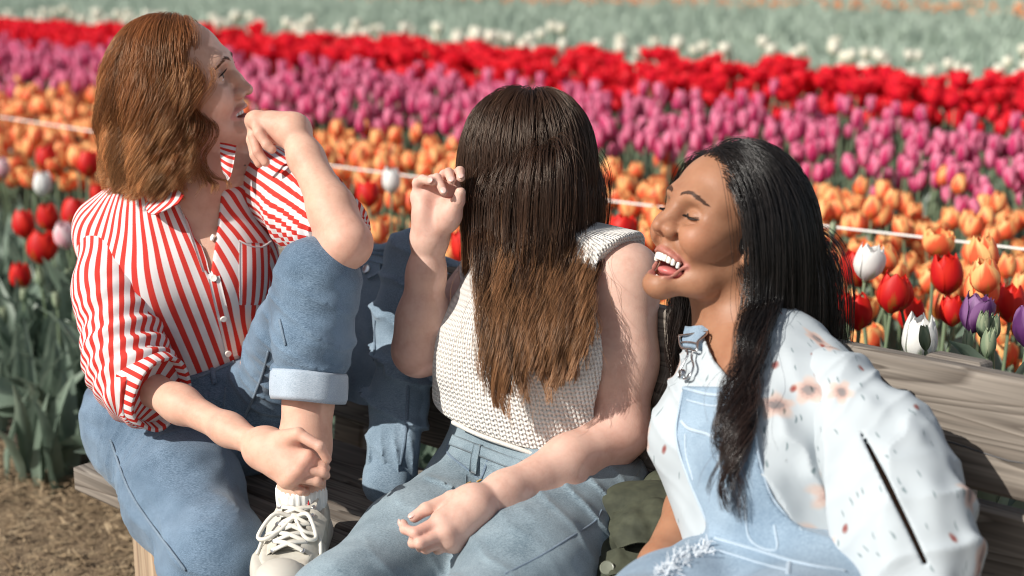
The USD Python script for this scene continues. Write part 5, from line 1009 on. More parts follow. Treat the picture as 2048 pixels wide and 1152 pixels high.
    def folds(p):
        o = 0.0035 * (meshkit.noise(p * np.array([24, 24, 50.]), 3) - 0.5) + 0.004 * (meshkit.noise(p * 11, 5) - 0.5)
        return o + creases(p, cr2, 0.09, [0.9, 0.3, 0.6], 170, 0.007, 9) + creases(p, pt((930, 960, 2.12)), 0.09, [0.3, 0.2, 0.9], 170, 0.009, 19) + creases(p, pt((900, 1110, 1.9)), 0.13, [0.7, 0.3, 0.5], 110, 0.004, 29)
    G.disp(folds); wup = norm(J['chest'] - J['waist']); G.cut(lambda p: np.where(((p - J['waist']) ** 2).sum(1) < 0.25 ** 2, (p - (J['waist'] + [0, 0, 0.0])) @ norm(wup + [0.18, 0, 0]), -1), 0.004)
    jm = G.mesh(0.0038); jn = B.add('jeans', jm, M_jeans2); K = Skin(jm)
    for pts, r in (([(925, 895), (1000, 925), (1060, 945)], 0.0028), ([(980, 905), (960, 960), (925, 1000)], 0.0024), ([(900, 880), (895, 905), (930, 935), (975, 975), (990, 1010)], 0.0022), ([(1204, 1020), (1188, 1044), (1140, 1075), (1080, 1112), (1010, 1148)], 0.0015), ([(930, 965), (990, 985), (1050, 1000)], 0.0020)): B.add('seam', K.seam(pts, r), M_seam, jn)
    B.add('belt_loop', K.patch([(952, 885), (968, 888), (952, 955), (936, 950)], 4, 9, 0.004, 0.002), M_jeans2, jn); B.add('waistband', K.patch([(908, 868), (1050, 922), (1040, 948), (898, 892)], 16, 5, 0.003, 0.0015), M_jeans2, jn)
    B.add('coin_pocket', K.patch([(930, 950), (1000, 970), (985, 1010), (926, 990)], 9, 7, 0.0022, 0.001), M_jeans2, jn)
    for x, y in ((934, 972), (957, 966)):
        a, b = K.on(x - 4, y + 2, 0.004)[0], K.on(x + 5, y - 3, 0.004)[0]; B.add('bar_tack', tube(np.array([a, (a + b) / 2, b]), 0.0016, 5), M_gold, jn)
    # vest
    V = Shape(); torso(V, J, 0.013, 1.1, 0.74, 1.22, True, False); V.chain([(mid(J['waist'], J['pelvis'], 0.35), 0.155), (J['waist'], 0.148)], 0.05, (front, 0.80))
    V.disp(lambda p: 0.006 * (meshkit.noise(p * np.array([16, 16, 22.]), 21) - 0.5) + 0.004 * np.sin((p @ norm([0.3, 0, 1.0])) * 90 + 5 * meshkit.noise(p * 9, 22)) * np.exp(-((p - mid(J['waist'], J['pelvis'], 0.2)) ** 2).sum(1) / 0.15 ** 2))
    V.chain([(J['neck'] * 0.7 + J['shl'] * 0.3, 0.060), (J['shl'] + [0, 0, 0.004], 0.066)], 0.03)
    arm = Shape(); arm.chain([(J['shl'] + norm(J['shl'] - J['shr']) * 0.012, 0.072), (mid(J['shl'], elL, 0.4), 0.064), (elL, 0.048)], 0.02); arm.chain([(J['shr'] - norm(J['shl'] - J['shr']) * 0.012, 0.054), (mid(J['shr'], elR, 0.5), 0.052)], 0.02)
    V.ops.append((lambda p: np.maximum(arm.d(p), np.minimum(-0.020 - (p - J['shl']) @ (norm(J['shl'] - J['shr']) * 0.8 - np.array([0, 0, 0.6])), -0.020 + (p - J['shr']) @ (norm(J['shl'] - J['shr']) * 0.8 + np.array([0, 0, 0.6])))), None, 0, 'sub', 0.006))
    V.cut(lambda p: (p - (J['neck'] + [0, 0, 0.05])) @ norm(wup + 0.12 * front), 0.01)
    hemn = norm(wup + np.array([0.16, 0.0, 0.0])); hp = mid(J['waist'], J['pelvis'], 0.10); V.cut(lambda p: -((p - hp) @ hemn), 0.012)
    vm = V.mesh(0.0034); lat = norm(J['shr'] - J['shl'])
    a = np.arctan2((vm[0] - J['chest']) @ lat, (vm[0] - J['chest']) @ front + 0.05); vt = B.add('vest', vm, M_knit, uv=np.stack([a * 0.15, (vm[0] - J['chest']) @ wup], 1)); K2 = Skin(vm)
    B.add('armhole_rib', K2.seam([(1290, 530), (1240, 545), (1212, 580), (1195, 640), (1188, 720)], 0.0045), M_knit, vt)
    B.add('hem', K2.seam([(905, 846), (960, 872), (1040, 900), (1110, 925)], 0.0050, -0.001), M_knit, vt)
    # hair: parted on top, a long curtain
    keep = lambda q: ~((q[:, 1] > 0.055) & (q[:, 2] < 0.09)) & ~((q[:, 2] < 0.02) & (q[:, 1] > 0.012)) & (q[:, 2] > -0.04)
    q, nl, rt, nw = scalp(F, O, sc, 16000, 21, keep); r = np.random.default_rng(22)
    dl = flow(q, nl, 0.012, -0.03, 0.07, 0.3) + r.normal(0, 0.04, q.shape); lay = 1 + 0.16 * r.random(len(q)) ** 1.2
    dl[:, 1] += np.where(q[:, 1] > 0.03, 0.5, 0.0)
    solids = [(O + sc * F @ np.array([0, -0.012, 0.030]), F, np.array([0.079, 0.100, 0.088]) * sc, True), (O + sc * F @ np.array([0, 0.005, -0.06]), F, np.array([0.075, 0.098, 0.11]) * sc, True), (J['chest'], np.array([0, -1.0, 0]), np.array([0.168, J['neck'][2] + 0.04]), 'front')]
    L = 0.335 + 0.10 * r.random(len(q)) ** 0.8 + 0.05 * np.clip(q[:, 2] / 0.1, 0, 1) - 0.03 * (q[:, 1] < -0.05) + 0.10 * (meshkit.noise(rt * 28, 78) - 0.5)
    H_ = grow(rt, norm(dl @ F.T), L, 26, solids, (0.0, -0.03, -1), 0.45, lay, 0.008)
    H_, lk = clump(H_, 70, 0.30, 8); H_, grp = clump(H_, 420, 0.72, 9); H_ = wave(H_, rt[lk], 0.0105, 50, F, 0.42, 5, 14.0, 0.5, 0.9)
    zt = np.clip((1.08 - H_[..., 2]) / 0.42, 0, 1) ** 1.3; H_[..., 0] -= (H_[..., 0] - P(1050, 600, 2.14)[0]) * 0.34 * zt
    fly = r.random(len(H_)) < 0.012; H_ += r.normal(0, 0.0012, (len(H_), 1, 3)) * np.linspace(0, 1, 26)[None, :, None]; H_[fly] += r.normal(0, 0.03, (fly.sum(), 1, 3)) * (np.linspace(0, 1, 26) ** 2)[None, :, None]
    sd = hair_tone(len(H_), 26, (0.046, 0.022, 0.013), (0.30, 0.150, 0.070), 0.46, 0.35, lk, 5)
    B.hair('hair', H_, np.linspace(0.00062, 0.00030, 26), H_brown, shade=sd)
    cp = Shape(); cp.ell(O + sc * F @ np.array([0, -0.014, 0.031]), np.array([0.0755, 0.0965, 0.0850]) * sc, F, 0.02).ell(O + sc * F @ np.array([0, -0.002, -0.04]), np.array([0.070, 0.088, 0.085]) * sc, F, 0.04); B.add('hair_base', cp.mesh(0.005), M_brownbase)
    return B, J

# ================================================================ the person on the right: laughing, black hair, floral blouse, light overalls
def floral(name):
    """a pale cloth printed with scattered flowers: st in metres. Big open flowers with brown hearts, small red dots and dark sprigs."""
    base = (0.47, 0.515, 0.545)
    N = {'uv': ('texture_coordinate', {}), 'n': ('noise_texture', {'scale': 40.0, 'detail': 2.0}), 'off': ('vector_math', {'math_type': 'multiply_add', 'vector2': (0.014, 0.014, 0.0)}),
         'v': ('voronoi_texture', {'dimensions': '2D', 'scale': 12.5, 'randomness': 0.9}), 'd': ('vector_math', {'math_type': 'subtract'}), 'l': ('vector_math', {'math_type': 'length'}), 'xyz': ('separate_xyz', {}), 'an': ('math', {'math_type': 'arctan2'}), 'sc': ('separate_color', {}), 'ph': ('math', {'math_type': 'multiply', 'value2': 6.3}), 'a5': ('math', {'math_type': 'multiply_add', 'value2': 5.0}), 'co': ('math', {'math_type': 'cosine'}), 'rr': ('math', {'math_type': 'multiply_add', 'value2': 0.0036, 'value3': 0.0200}),
         'df': ('math', {'math_type': 'subtract'}), 'mr': ('map_range', {'from_min': 0.0, 'from_max': 0.0060, 'clamp': True}), 'gt': ('math', {'math_type': 'greater_than', 'value2': 0.52}), 'mk': ('math', {'math_type': 'multiply'}), 'op': ('math', {'math_type': 'multiply', 'value2': 0.70}),
         'pc': ('rgb_ramp', {'ramp': [(0.0, (0.12, 0.07, 0.055)), (0.24, (0.20, 0.11, 0.085)), (0.30, (0.44, 0.22, 0.16)), (0.55, (0.60, 0.41, 0.33)), (1.0, (0.58, 0.50, 0.45))]}), 'ls': ('math', {'math_type': 'multiply', 'value2': 42.0}), 'st': ('noise_texture', {'scale': 330.0, 'detail': 1.0}), 'sa': ('math', {'math_type': 'multiply_add', 'value2': 0.25, 'value3': -0.12}), 'la': ('math', {'math_type': 'add'}), 'mx': ('mix_color', {'a': base}),
         'v2': ('voronoi_texture', {'dimensions': '2D', 'scale': 24.0, 'randomness': 1.0}), 'r2': ('rgb_ramp', {'ramp': [(0.0, (0.45, 0.10, 0.10)), (0.07, (0.62, 0.25, 0.22)), (0.12, (0.80, 0.62, 0.58)), (0.15, (1, 1, 1)), (1.0, (1, 1, 1))]}), 'sc2': ('separate_color', {}), 'gt2': ('math', {'math_type': 'greater_than', 'value2': 0.80}), 'mx2': ('mix_color', {'a': (1, 1, 1)}), 'mu': ('mix_color', {'blend_type': 'multiply', 'fac': 1.0}),
         'mp': ('mapping', {'scale': (95.0, 24.0, 1.0), 'rotation': (0.0, 0.0, 0.7)}), 'v3': ('voronoi_texture', {'dimensions': '2D', 'scale': 1.0}), 'r3': ('rgb_ramp', {'ramp': [(0.0, (0.38, 0.44, 0.45)), (0.09, (0.52, 0.58, 0.58)), (0.14, (1, 1, 1)), (1.0, (1, 1, 1))]}), 'sc3': ('separate_color', {}), 'gt3': ('math', {'math_type': 'greater_than', 'value2': 0.62}), 'mx3': ('mix_color', {'a': (1, 1, 1)}), 'mu2': ('mix_color', {'blend_type': 'multiply', 'fac': 1.0}),
         'g': ('geometry', {}), 'nn': ('noise_texture', {'scale': 800.0, 'detail': 2.0}), 'b': ('bump', {'strength': 0.08, 'distance': 0.001}), 'p': ('principled_bsdf', {'roughness': 0.8, 'specular_ior_level': 0.15}), 't': ('translucent_bsdf', {}), 'm': ('mix_closure', {'fac': 0.15})}
    return mat(name, N, [('uv.uv', 'n.vector'), ('n.color', 'off.vector1'), ('uv.uv', 'off.vector3'), ('off.vector', 'v.vector'), ('off.vector', 'd.vector1'), ('v.position', 'd.vector2'), ('d.vector', 'l.vector1'), ('d.vector', 'xyz.vector'), ('xyz.y', 'an.value1'), ('xyz.x', 'an.value2'), ('v.color', 'sc.color'), ('sc.g', 'ph.value1'), ('an.value', 'a5.value1'), ('ph.value', 'a5.value3'), ('a5.value', 'co.value1'), ('co.value', 'rr.value1'),
        ('rr.value', 'df.value1'), ('l.value', 'df.value2'), ('df.value', 'mr.value'), ('sc.r', 'gt.value1'), ('mr.result', 'mk.value1'), ('gt.value', 'mk.value2'), ('mk.value', 'op.value1'), ('op.value', 'mx.fac'), ('l.value', 'ls.value1'), ('uv.uv', 'st.vector'), ('st.fac', 'sa.value1'), ('ls.value', 'la.value1'), ('sa.value', 'la.value2'), ('la.value', 'pc.fac'), ('pc.color', 'mx.b'),
        ('off.vector', 'v2.vector'), ('v2.distance', 'r2.fac'), ('v2.color', 'sc2.color'), ('sc2.g', 'gt2.value1'), ('gt2.value', 'mx2.fac'), ('r2.color', 'mx2.b'), ('mx.result', 'mu.a'), ('mx2.result', 'mu.b'),
        ('off.vector', 'mp.vector'), ('mp.vector', 'v3.vector'), ('v3.distance', 'r3.fac'), ('v3.color', 'sc3.color'), ('sc3.b', 'gt3.value1'), ('gt3.value', 'mx3.fac'), ('r3.color', 'mx3.b'), ('mu.result', 'mu2.a'), ('mx3.result', 'mu2.b'),
        ('mu2.result', 'p.base_color'), ('mu2.result', 't.color'), ('g.position', 'nn.vector'), ('nn.fac', 'b.height'), ('b.normal', 'p.normal'), ('p.BSDF', 'm.closure1'), ('t.BSDF', 'm.closure2')], 'm.closure')
M_floral = floral('floral_blouse_look')
def right_person():
    DS[0] = 1.0
    C = Person(P(1590, 1200, 1.98), 'laughing person with long black hair in floral blouse and light denim overalls')
    front = norm(np.array([-0.78, -0.60, -0.15])); mid = lambda a, b, t=0.5: a * (1 - t) + b * t
    J = dict(pelvis=pt((1575, 1195, 1.80)), waist=pt((1548, 1055, 1.84)), chest=pt((1528, 860, 1.88)), neck=pt((1492, 655, 1.96)), shl=pt((1680, 790, 1.80)), shr=pt((1432, 735, 2.02)), hipr=pt((1490, 1200, 1.90)), hipl=pt((1665, 1225, 1.74)), front=front)
    elL, wrL, elR, wrR = pt((1822, 1045, 1.68)), pt((1830, 1290, 1.60)), pt((1418, 965, 2.0)), pt((1318, 1130, 1.84))
    kneeR, kneeL = pt((1255, 1320, 1.60)), pt((1490, 1430, 1.46))
    F = head_frame([-0.86, -0.41, 0.34], [0.0, 0.0, 1.0]); O = pt((1444, 450, 1.93)); sc = 0.93
    S = Shape(); W, info = add_face(S, F, O, sc, mouth=0.0175, smile=1.35, jaw=0.009, nose=0.98, slim=0.90, nup=0.009); info['smile'] = 1.35
    for s in (-1, 1):
        S.ell(W(s * 0.0140, 0.0895, -0.0310), np.array([0.0105, 0.0115, 0.0095]), F, 0.006)          # broad wings of the nose
        S.chain([(W(s * 0.022, 0.083, -0.034), 0.0022), (W(s * 0.036, 0.075, -0.060), 0.0022), (W(s * 0.040, 0.066, -0.078), 0.0015)], 0.010, None, True)
        S.chain([(W(s * 0.020, 0.0845, -0.0100), 0.0012), (W(s * 0.032, 0.0815, -0.0135), 0.0014), (W(s * 0.044, 0.072, -0.0105), 0.0010)], 0.005, None, True)
    S.chain([(W(0, -0.030, -0.055), 0.050), (mid(W(0, -0.03, -0.06), J['neck'], 0.5), 0.048), (J['neck'], 0.054)], 0.03); torso(S, J, 0.0, 0.95, slim=0.014)
    S.chain([(J['shl'], 0.046), (elL, 0.038), (wrL, 0.027)], 0.02); S.chain([(J['shr'], 0.044), (elR, 0.037), (mid(elR, wrR, 0.35), 0.035), (wrR, 0.0245), (pt((1290, 1190, 1.78)), 0.026)], 0.02)
    S.chain([(J['hipr'], 0.09), (kneeR, 0.06), (kneeR + [0, 0.02, -0.33], 0.036)], 0.03); S.chain([(J['hipl'], 0.09), (kneeL, 0.06), (kneeL + [0, 0.02, -0.28], 0.036)], 0.03)
    balls = [(W(0, 0, -0.01), 0.155), (mid(W(0, 0, -0.1), J['neck']), 0.15), (J['neck'] + front * 0.05, 0.14), (mid(elR, wrR), 0.10), (wrR, 0.10), (elR, 0.09), (mid(J['shl'], elL), 0.09), (elL, 0.09)]
    body = fine(S, 0.0050, 0.0019, balls)
    q = (body[0] - O) @ F / sc
    cd = tints(body[0], (0.30, 0.146, 0.084), F, O, sc, info, lip=(0.36, 0.135, 0.11), blush=(0.40, 0.15, 0.085))
    hole = ((q[:, 0] / (info['w'] * 0.92)) ** 2 + ((q[:, 2] - info['zc']) / (info['hh'] * 0.92)) ** 2 < 1) & (q[:, 1] < 0.078 - 0.020 * (q[:, 0] / info['w']) ** 2) & (q[:, 1] > 0.03); cd[hole] = (0.20, 0.04, 0.035)
    ey = np.exp(-(((q - [0.0, 0.08, -0.001]) / [0.055, 0.03, 0.012]) ** 2).sum(1)) * 0.25; cd = cd * (1 - ey[:, None]) + np.array([0.22, 0.095, 0.052]) * ey[:, None]
    bo = C.add('body', body, M_brown, cd=cd)
    def teeth(name, z, y0, n, wide, hgt, tip):
        out = []
        for x in np.linspace(-1, 1, n):
            px_ = x * wide; t = px_ / info['w']; hg = hgt * (1.06 - 0.30 * abs(x) ** 1.5 + (0.06 if abs(x) < 0.2 else 0))
            ws = wide / n * 2 * (1.10 - 0.22 * abs(x)); b = rbox((ws * 0.98, 0.006, hg), 0.0017); y = y0 - 0.0205 * abs(t) ** 1.8; a = -1.0 * x * abs(x) ** 0.3; Rz = np.array([[math.cos(a), -math.sin(a), 0], [math.sin(a), math.cos(a), 0], [0, 0, 1]])
            out.append(place(b, F @ Rz, W(px_, y, z + (info['hh'] * (-t * t) * tip + info['smile'] * 0.006 * t * t))))
        C.add(name, merge(out), M_teeth, bo, smooth=40)
    teeth('upper_teeth', info['zc'] + info['hh'] - 0.0082, 0.0842, 10, 0.0285, 0.0116, 0.85); teeth('lower_teeth', info['zc'] - info['hh'] + 0.0022, 0.0765, 6, 0.0125, 0.0046, 0.0)
    T = Shape(); T.ell(W(0, 0.056, info['zc'] - 0.0065), (0.019, 0.022, 0.0075), F, 0.004); C.add('tongue', T.mesh(0.0016), M_tongue, bo)
    for s in (-1, 1):
        t = np.linspace(-1, 1, 11); lp = np.array([W(s * (0.0320 + 0.0150 * x), 0.0805 - 0.0062 * x * x - 0.003 * max(x, 0) ** 2, -0.0028 - 0.0035 * (1 - x * x) + 0.003 * (-x if x < 0 else 0) - 0.001 * x) for x in t])
        C.add('lash_line', tube(lp, 0.0014 * (1.15 - 0.7 * t ** 2), 5), M_lash, bo)
        C.hair('eyelashes', lashes(W, s, 30, sc, 0.85, 7, 0.0085), [0.0008, 0.0006, 0.0004, 0.0002], H_lash, bo, T_lash)
        C.hair('eyebrow', on_skin(S, brow(W, s, sc, 15 + s, 170, 0.0026, 0.011, 0.050, 0.0225), W), [0.0006, 0.0006, 0.0004, 0.0002], H_lash, bo, (0.075, 0.036, 0.022))
    # blouse
    lat = norm(J['shr'] - J['shl']); up = norm(J['neck'] - J['waist'])
    H = Shape(); torso(H, J, 0.013, 1.0, 0.74, 1.15, True, True, 0.014); wr = lambda p: 0.007 * (meshkit.noise(p * np.array([15, 15, 11.]), 41) - 0.5) + 0.006 * (meshkit.noise(p * np.array([34, 34, 22.]), 43) - 0.5)
    H.disp(lambda p: wr(p) + creases(p, pt((1560, 960, 1.72)), 0.14, [0.8, 0, 0.6], 110, 0.009, 61, 2.6, 1.4) + creases(p, pt((1370, 780, 1.9)), 0.10, [0.6, 0, 0.8], 150, 0.006, 63)); H.ops.append((outline([(1398, 600), (1402, 660), (1428, 720), (1462, 760), (1500, 720), (1545, 600), (1560, 520), (1400, 520)], 1.94), None, 0, 'sub', 0.005)); H.cut(lambda p: (p - (J['neck'] + up * 0.015)) @ norm(up + 0.2 * front), 0.01)
    uvt = lambda v: np.stack([np.arctan2((v - J['chest']) @ lat, (v - J['chest']) @ front + 0.05) * 0.14, (v - J['chest']) @ up], 1)
    hm = H.mesh(0.0036); bl = C.add('blouse', hm, M_floral, uv=uvt(hm[0]))
    T = Shape(); T.chain([(J['shl'] + [-0.012, 0, 0.0], 0.062), (mid(J['shl'], elL, 0.45), 0.071), (mid(J['shl'], elL, 0.85), 0.072), (mid(elL, wrL, 0.25), 0.070), (mid(elL, wrL, 0.8), 0.055)], 0.04)
    ax = norm(elL - J['shl'])
    def sl(p):
        x = (p - J['shl']) @ norm([0.75, -0.6, 0.25]); o = 0.012 * (meshkit.noise(p * np.array([14, 14, 7.]), 51) - 0.5) + 0.008 * (meshkit.noise(p * np.array([40, 40, 18.]), 53) - 0.5)
        o = o + creases(p, mid(J['shl'], elL, 0.55), 0.16, [0.75, -0.6, 0.25], 80, 0.011, 55, 2.6, 1.3) + creases(p, elL + ax * 0.03, 0.11, ax, 110, 0.008, 57, 3.0, 1.6)
        return o + creases(p, J['shl'] + ax * 0.03, 0.08, [0.7, -0.4, -0.6], 150, 0.007, 59)
    T.disp(sl)
    inner = Shape(); inner.chain([(J['shl'] * 0.7 + elL * 0.3, 0.046), (elL, 0.050), (mid(elL, wrL, 0.6), 0.045)], 0.03)
    slit = outline([(1720, 866), (1726, 866), (1775, 955), (1827, 1064), (1857, 1130), (1847, 1130), (1812, 1056), (1762, 955)], 1.70)
    T.ops.append((lambda p: np.minimum(np.maximum(slit(p), -(inner.d(p) + 0.09)), np.maximum(inner.d(p), np.abs((p - pt((1800, 1010, 1.65))) @ norm(np.cross(ax, [0, -1, 0]))) - 0.06)), None, 0, 'sub', 0.002))
    tm = T.mesh(0.0030); tc = norm(np.array([0, 0, CAMH]) - elL); w1_ = norm(tc - ax * (tc @ ax)); w0 = np.cross(ax, w1_); ang = np.arctan2((tm[0] - J['shl']) @ w0, (tm[0] - J['shl']) @ w1_)
    C.add('sleeve', tm, M_floral, bl, uv=np.stack([ang * 0.085 + 0.4, (tm[0] - J['shl']) @ ax + 0.3], 1))
    # overalls
    G = Shape(); torso(G, J, 0.021, 1.0, 0.76, 1.17, False, True, 0.014); G.disp(lambda p: wr(p) + 0.003 * np.sin((p @ norm([0.4, 0, 1.0])) * 120 + 5 * meshkit.noise(p * 9, 71)) * np.exp(-((p - J['waist'] - front * 0.1) ** 2).sum(1) / 0.08 ** 2))
    G.cut(outline([(1366, 772), (1352, 870), (1372, 950), (1412, 1040), (1428, 1075), (1330, 1150), (1300, 1300), (1740, 1300), (1735, 1140), (1690, 1118), (1600, 1062), (1545, 1000), (1520, 930), (1508, 850), (1500, 775)], 3.0), 0.003)
    G.cut(lambda p: -((p - mid(J['waist'], J['chest'], 0.3) + front * 0.03) @ front) - 0.6 * np.clip(-((p - J['waist']) @ up), 0, 1), 0.003)
    for h_, k_ in ((J['hipr'], kneeR), (J['hipl'], kneeL)): G.chain([(h_, 0.108), (mid(h_, k_, 0.6), 0.092), (k_, 0.078), (k_ + [0, 0.02, -0.20], 0.07)], 0.04)
    om = G.mesh(0.0034); ov = C.add('overalls', om, M_denimlight); K = Skin(om)
    for pts, r in (([(1366, 776), (1430, 790), (1500, 782)], 0.0026), ([(1374, 800), (1430, 812), (1500, 802)], 0.0014), ([(1365, 785), (1352, 870), (1374, 950), (1414, 1044)], 0.0024), ([(1506, 850), (1522, 930), (1548, 1000), (1605, 1062)], 0.0024), ([(1370, 868), (1372, 910), (1386, 960)], 0.0016), ([(1436, 910), (1448, 980), (1470, 1010)], 0.0016), ([(1362, 842), (1378, 858), (1410, 866), (1432, 878)], 0.0026), ([(1430, 1076), (1520, 1102), (1600, 1126), (1690, 1142)], 0.0028), ([(1436, 1100), (1520, 1126), (1580, 1142)], 0.0018), ([(1490, 1010), (1500, 1080), (1552, 1100), (1548, 1050)], 0.0018), ([(1578, 1125), (1576, 1148)], 0.003)):
        C.add('seam', K.seam(pts, r), M_seamlight, ov)
    pk = K.patch([(1440, 893), (1484, 902), (1484, 952), (1444, 940)], 8, 8, 0.003, 0.002, bulge=0.002); C.add('bib_pocket', pk, M_denimlight, ov)
    a_, b_ = K.on(1462, 928, 0.006)[0], K.on(1452, 934, 0.006)[0]; C.add('stitch_mark', tube(np.array([K.on(1464, 914, 0.006)[0], a_, b_]), 0.0012, 5), M_gold, ov)
    Kb = Skin(hm)
    C.add('strap', Kb.patch([(1378, 655), (1412, 660), (1405, 704), (1368, 700)], 7, 9, 0.004, 0.003), M_denimlight, ov)
    # buckle: wire frame, slide and hook
    def wire(pts, r, closed=True, lift=0.009):
        q = np.array([Kb.on(x, y, lift)[0] for x, y in (pts + pts[:1] if closed else pts)]); return tube(spline(q, 40), r, 7)
    C.add('buckle', merge([wire([(1370, 676), (1372, 704), (1388, 706), (1404, 708), (1406, 690), (1408, 676), (1390, 674)], 0.0016), wire([(1372, 690), (1390, 692), (1406, 693)], 0.0015, False), wire([(1384, 708), (1382, 722), (1374, 740), (1372, 754), (1380, 762), (1390, 756), (1392, 742), (1393, 722), (1396, 708)], 0.0016, False)]), M_steel, ov)
    c, n = Kb.on(1380, 750, 0.012); C.add('stud', disc(c, n, 0.0068, 0.003), M_steel, ov, smooth=35)
    # frayed rip on the thigh
    r = np.random.default_rng(3); fr = []
    for i in range(420):
        x, y = r.uniform(1312, 1420), r.uniform(1088, 1160)
        if abs((y - 1092) - (1420 - x) * 0.55) > 14: continue
        p0, n = K.on(x, y, 0.001); d = norm(r.normal(0, 1, 3) + n * 0.9); e = norm(r.normal(0, 1, 3)); L = r.uniform(0.005, 0.015); fr.append(np.array([p0, p0 + d * L * 0.35, p0 + d * L * 0.7 + e * L * 0.25, p0 + d * L * 0.8 + e * L * 0.6]))
    if fr: C.hair('frayed_threads', np.array(fr), [0.0012, 0.0011, 0.0009, 0.0006], plain('fray_look', (0.66, 0.70, 0.74), 0.9), ov)
    # hair
    keep = lambda q: ~((q[:, 1] > 0.058 + 0.06 * (q[:, 2] - 0.06)) & (q[:, 2] < 0.090)) & ~((q[:, 2] < 0.055) & (q[:, 1] > 0.026 + 0.45 * (q[:, 2] - 0.02))) & (q[:, 2] > -0.045)
    q, nl, rt, nw = scalp(F, O, sc, 16000, 31, keep); r = np.random.default_rng(32)
    dl = flow(q, nl, 0.020, -0.03, 0.08, 0.2) * 0.75; dl[:, 1] -= 0.95; dl = norm(dl - nl * (dl * nl).sum(1)[:, None]) + r.normal(0, 0.04, q.shape); lay = 1 + 0.15 * r.random(len(q)) ** 1.2
    solids = [(O + sc * F @ np.array([0, -0.018, 0.030]), F, np.array([0.078, 0.097, 0.0885]) * sc, True), (O + sc * F @ np.array([0, -0.035, -0.045]), F, np.array([0.080, 0.070, 0.085]) * sc, True), (J['chest'], norm([-0.35, -0.94, 0]), np.array([0.175, J['neck'][2] + 0.05]), 'front')]
    L = (0.33 + 0.13 * r.random(len(q)) ** 0.8 + 0.10 * (meshkit.noise(rt * 30, 77) - 0.5)) * (1.0 + 0.12 * np.clip(q[:, 2] / 0.1, 0, 1))
    H_ = grow(rt, norm(dl @ F.T), L, 26, solids, (-0.03, -0.05, -1), 0.42, lay, 0.008)
    H_, lk = clump(H_, 60, 0.40, 8); H_, grp = clump(H_, 380, 0.75, 9); H_ = wave(H_, rt[lk], 0.011, 46, F, 0.45, 5, 40.0)
    fly = r.random(len(H_)) < 0.012; H_ += r.normal(0, 0.0012, (len(H_), 1, 3)) * np.linspace(0, 1, 26)[None, :, None]; H_[fly] += r.normal(0, 0.03, (fly.sum(), 1, 3)) * (np.linspace(0, 1, 26) ** 2)[None, :, None]
    sd = hair_tone(len(H_), 26, (0.012, 0.009, 0.008), (0.035, 0.017, 0.012), 0.6, 0.35, grp, 5)
    C.hair('hair', H_, np.linspace(0.00062, 0.00030, 26), H_dark, shade=sd)
    cp = Shape(); cp.ell(O + sc * F @ np.array([0, -0.020, 0.032]), np.array([0.0755, 0.0945, 0.0855]) * sc, F, 0.02).ell(O + sc * F @ np.array([0, -0.045, -0.03]), np.array([0.074, 0.060, 0.075]) * sc, F, 0.04)
    def hl(p): l = (p - O) @ F / sc; return l[:, 1] - np.where(l[:, 2] > 0.05, 0.055 + 0.06 * (l[:, 2] - 0.06), 0.012)
    cp.cut(hl, 0.004); C.add('hair_base', cp.mesh(0.004), M_darkbase)
    return C, J
# ---------------------------------------------------------------- clothes left on the bench
def cloth_sheet(rows, th, nu, nv, fold=0.0, seed=1, fs=(20, 20, 8)):
    """a thick, creased sheet through rows of points (photo pixel and depth)"""
    R_ = np.stack([spline(np.array([P(*q) for q in r_]), nv) for r_ in rows]); g = np.stack([spline(R_[:, k], nu) for k in range(nv)], 1)
    n = meshkit.arrays((g.reshape(-1, 3), grid_faces(nu, nv)), True)[2]; p = g.reshape(-1, 3)
    if n.mean(0) @ (np.array([0, 0, CAMH]) - p.mean(0)) < 0: n = -n
    p = p + n * (fold * (meshkit.fbm(p * np.array(fs, float), 3, seed) - 0.5) * 2)[:, None]
    fl = grid_faces(nu, nv); t = np.cross(p[fl[:, 1]] - p[fl[:, 0]], p[fl[:, 2]] - p[fl[:, 0]]); 
    if (t * n[fl[:, 0]]).sum() < 0: fl = fl[:, ::-1]
    m = nu * nv; ff = [fl, fl[:, ::-1] + m]; idx = np.arange(m).reshape(nu, nv)
    for e in (idx[0], idx[-1], idx[:, 0], idx[:, -1]):
        a, b = e[:-1], e[1:]; ff += [np.stack([a, b, b + m], 1), np.stack([a, b + m, a + m], 1), np.stack([b, a, a + m], 1), np.stack([b, a + m, b + m], 1)]
    return np.vstack([p + n * th / 2, p - n * th / 2]), np.vstack(ff)
class Loose(Person):
    def __init__(s, name, base, label, cat): s.b = np.array([base[0], base[1], base[2]]); s.t = thing(name, s.b, label, cat)
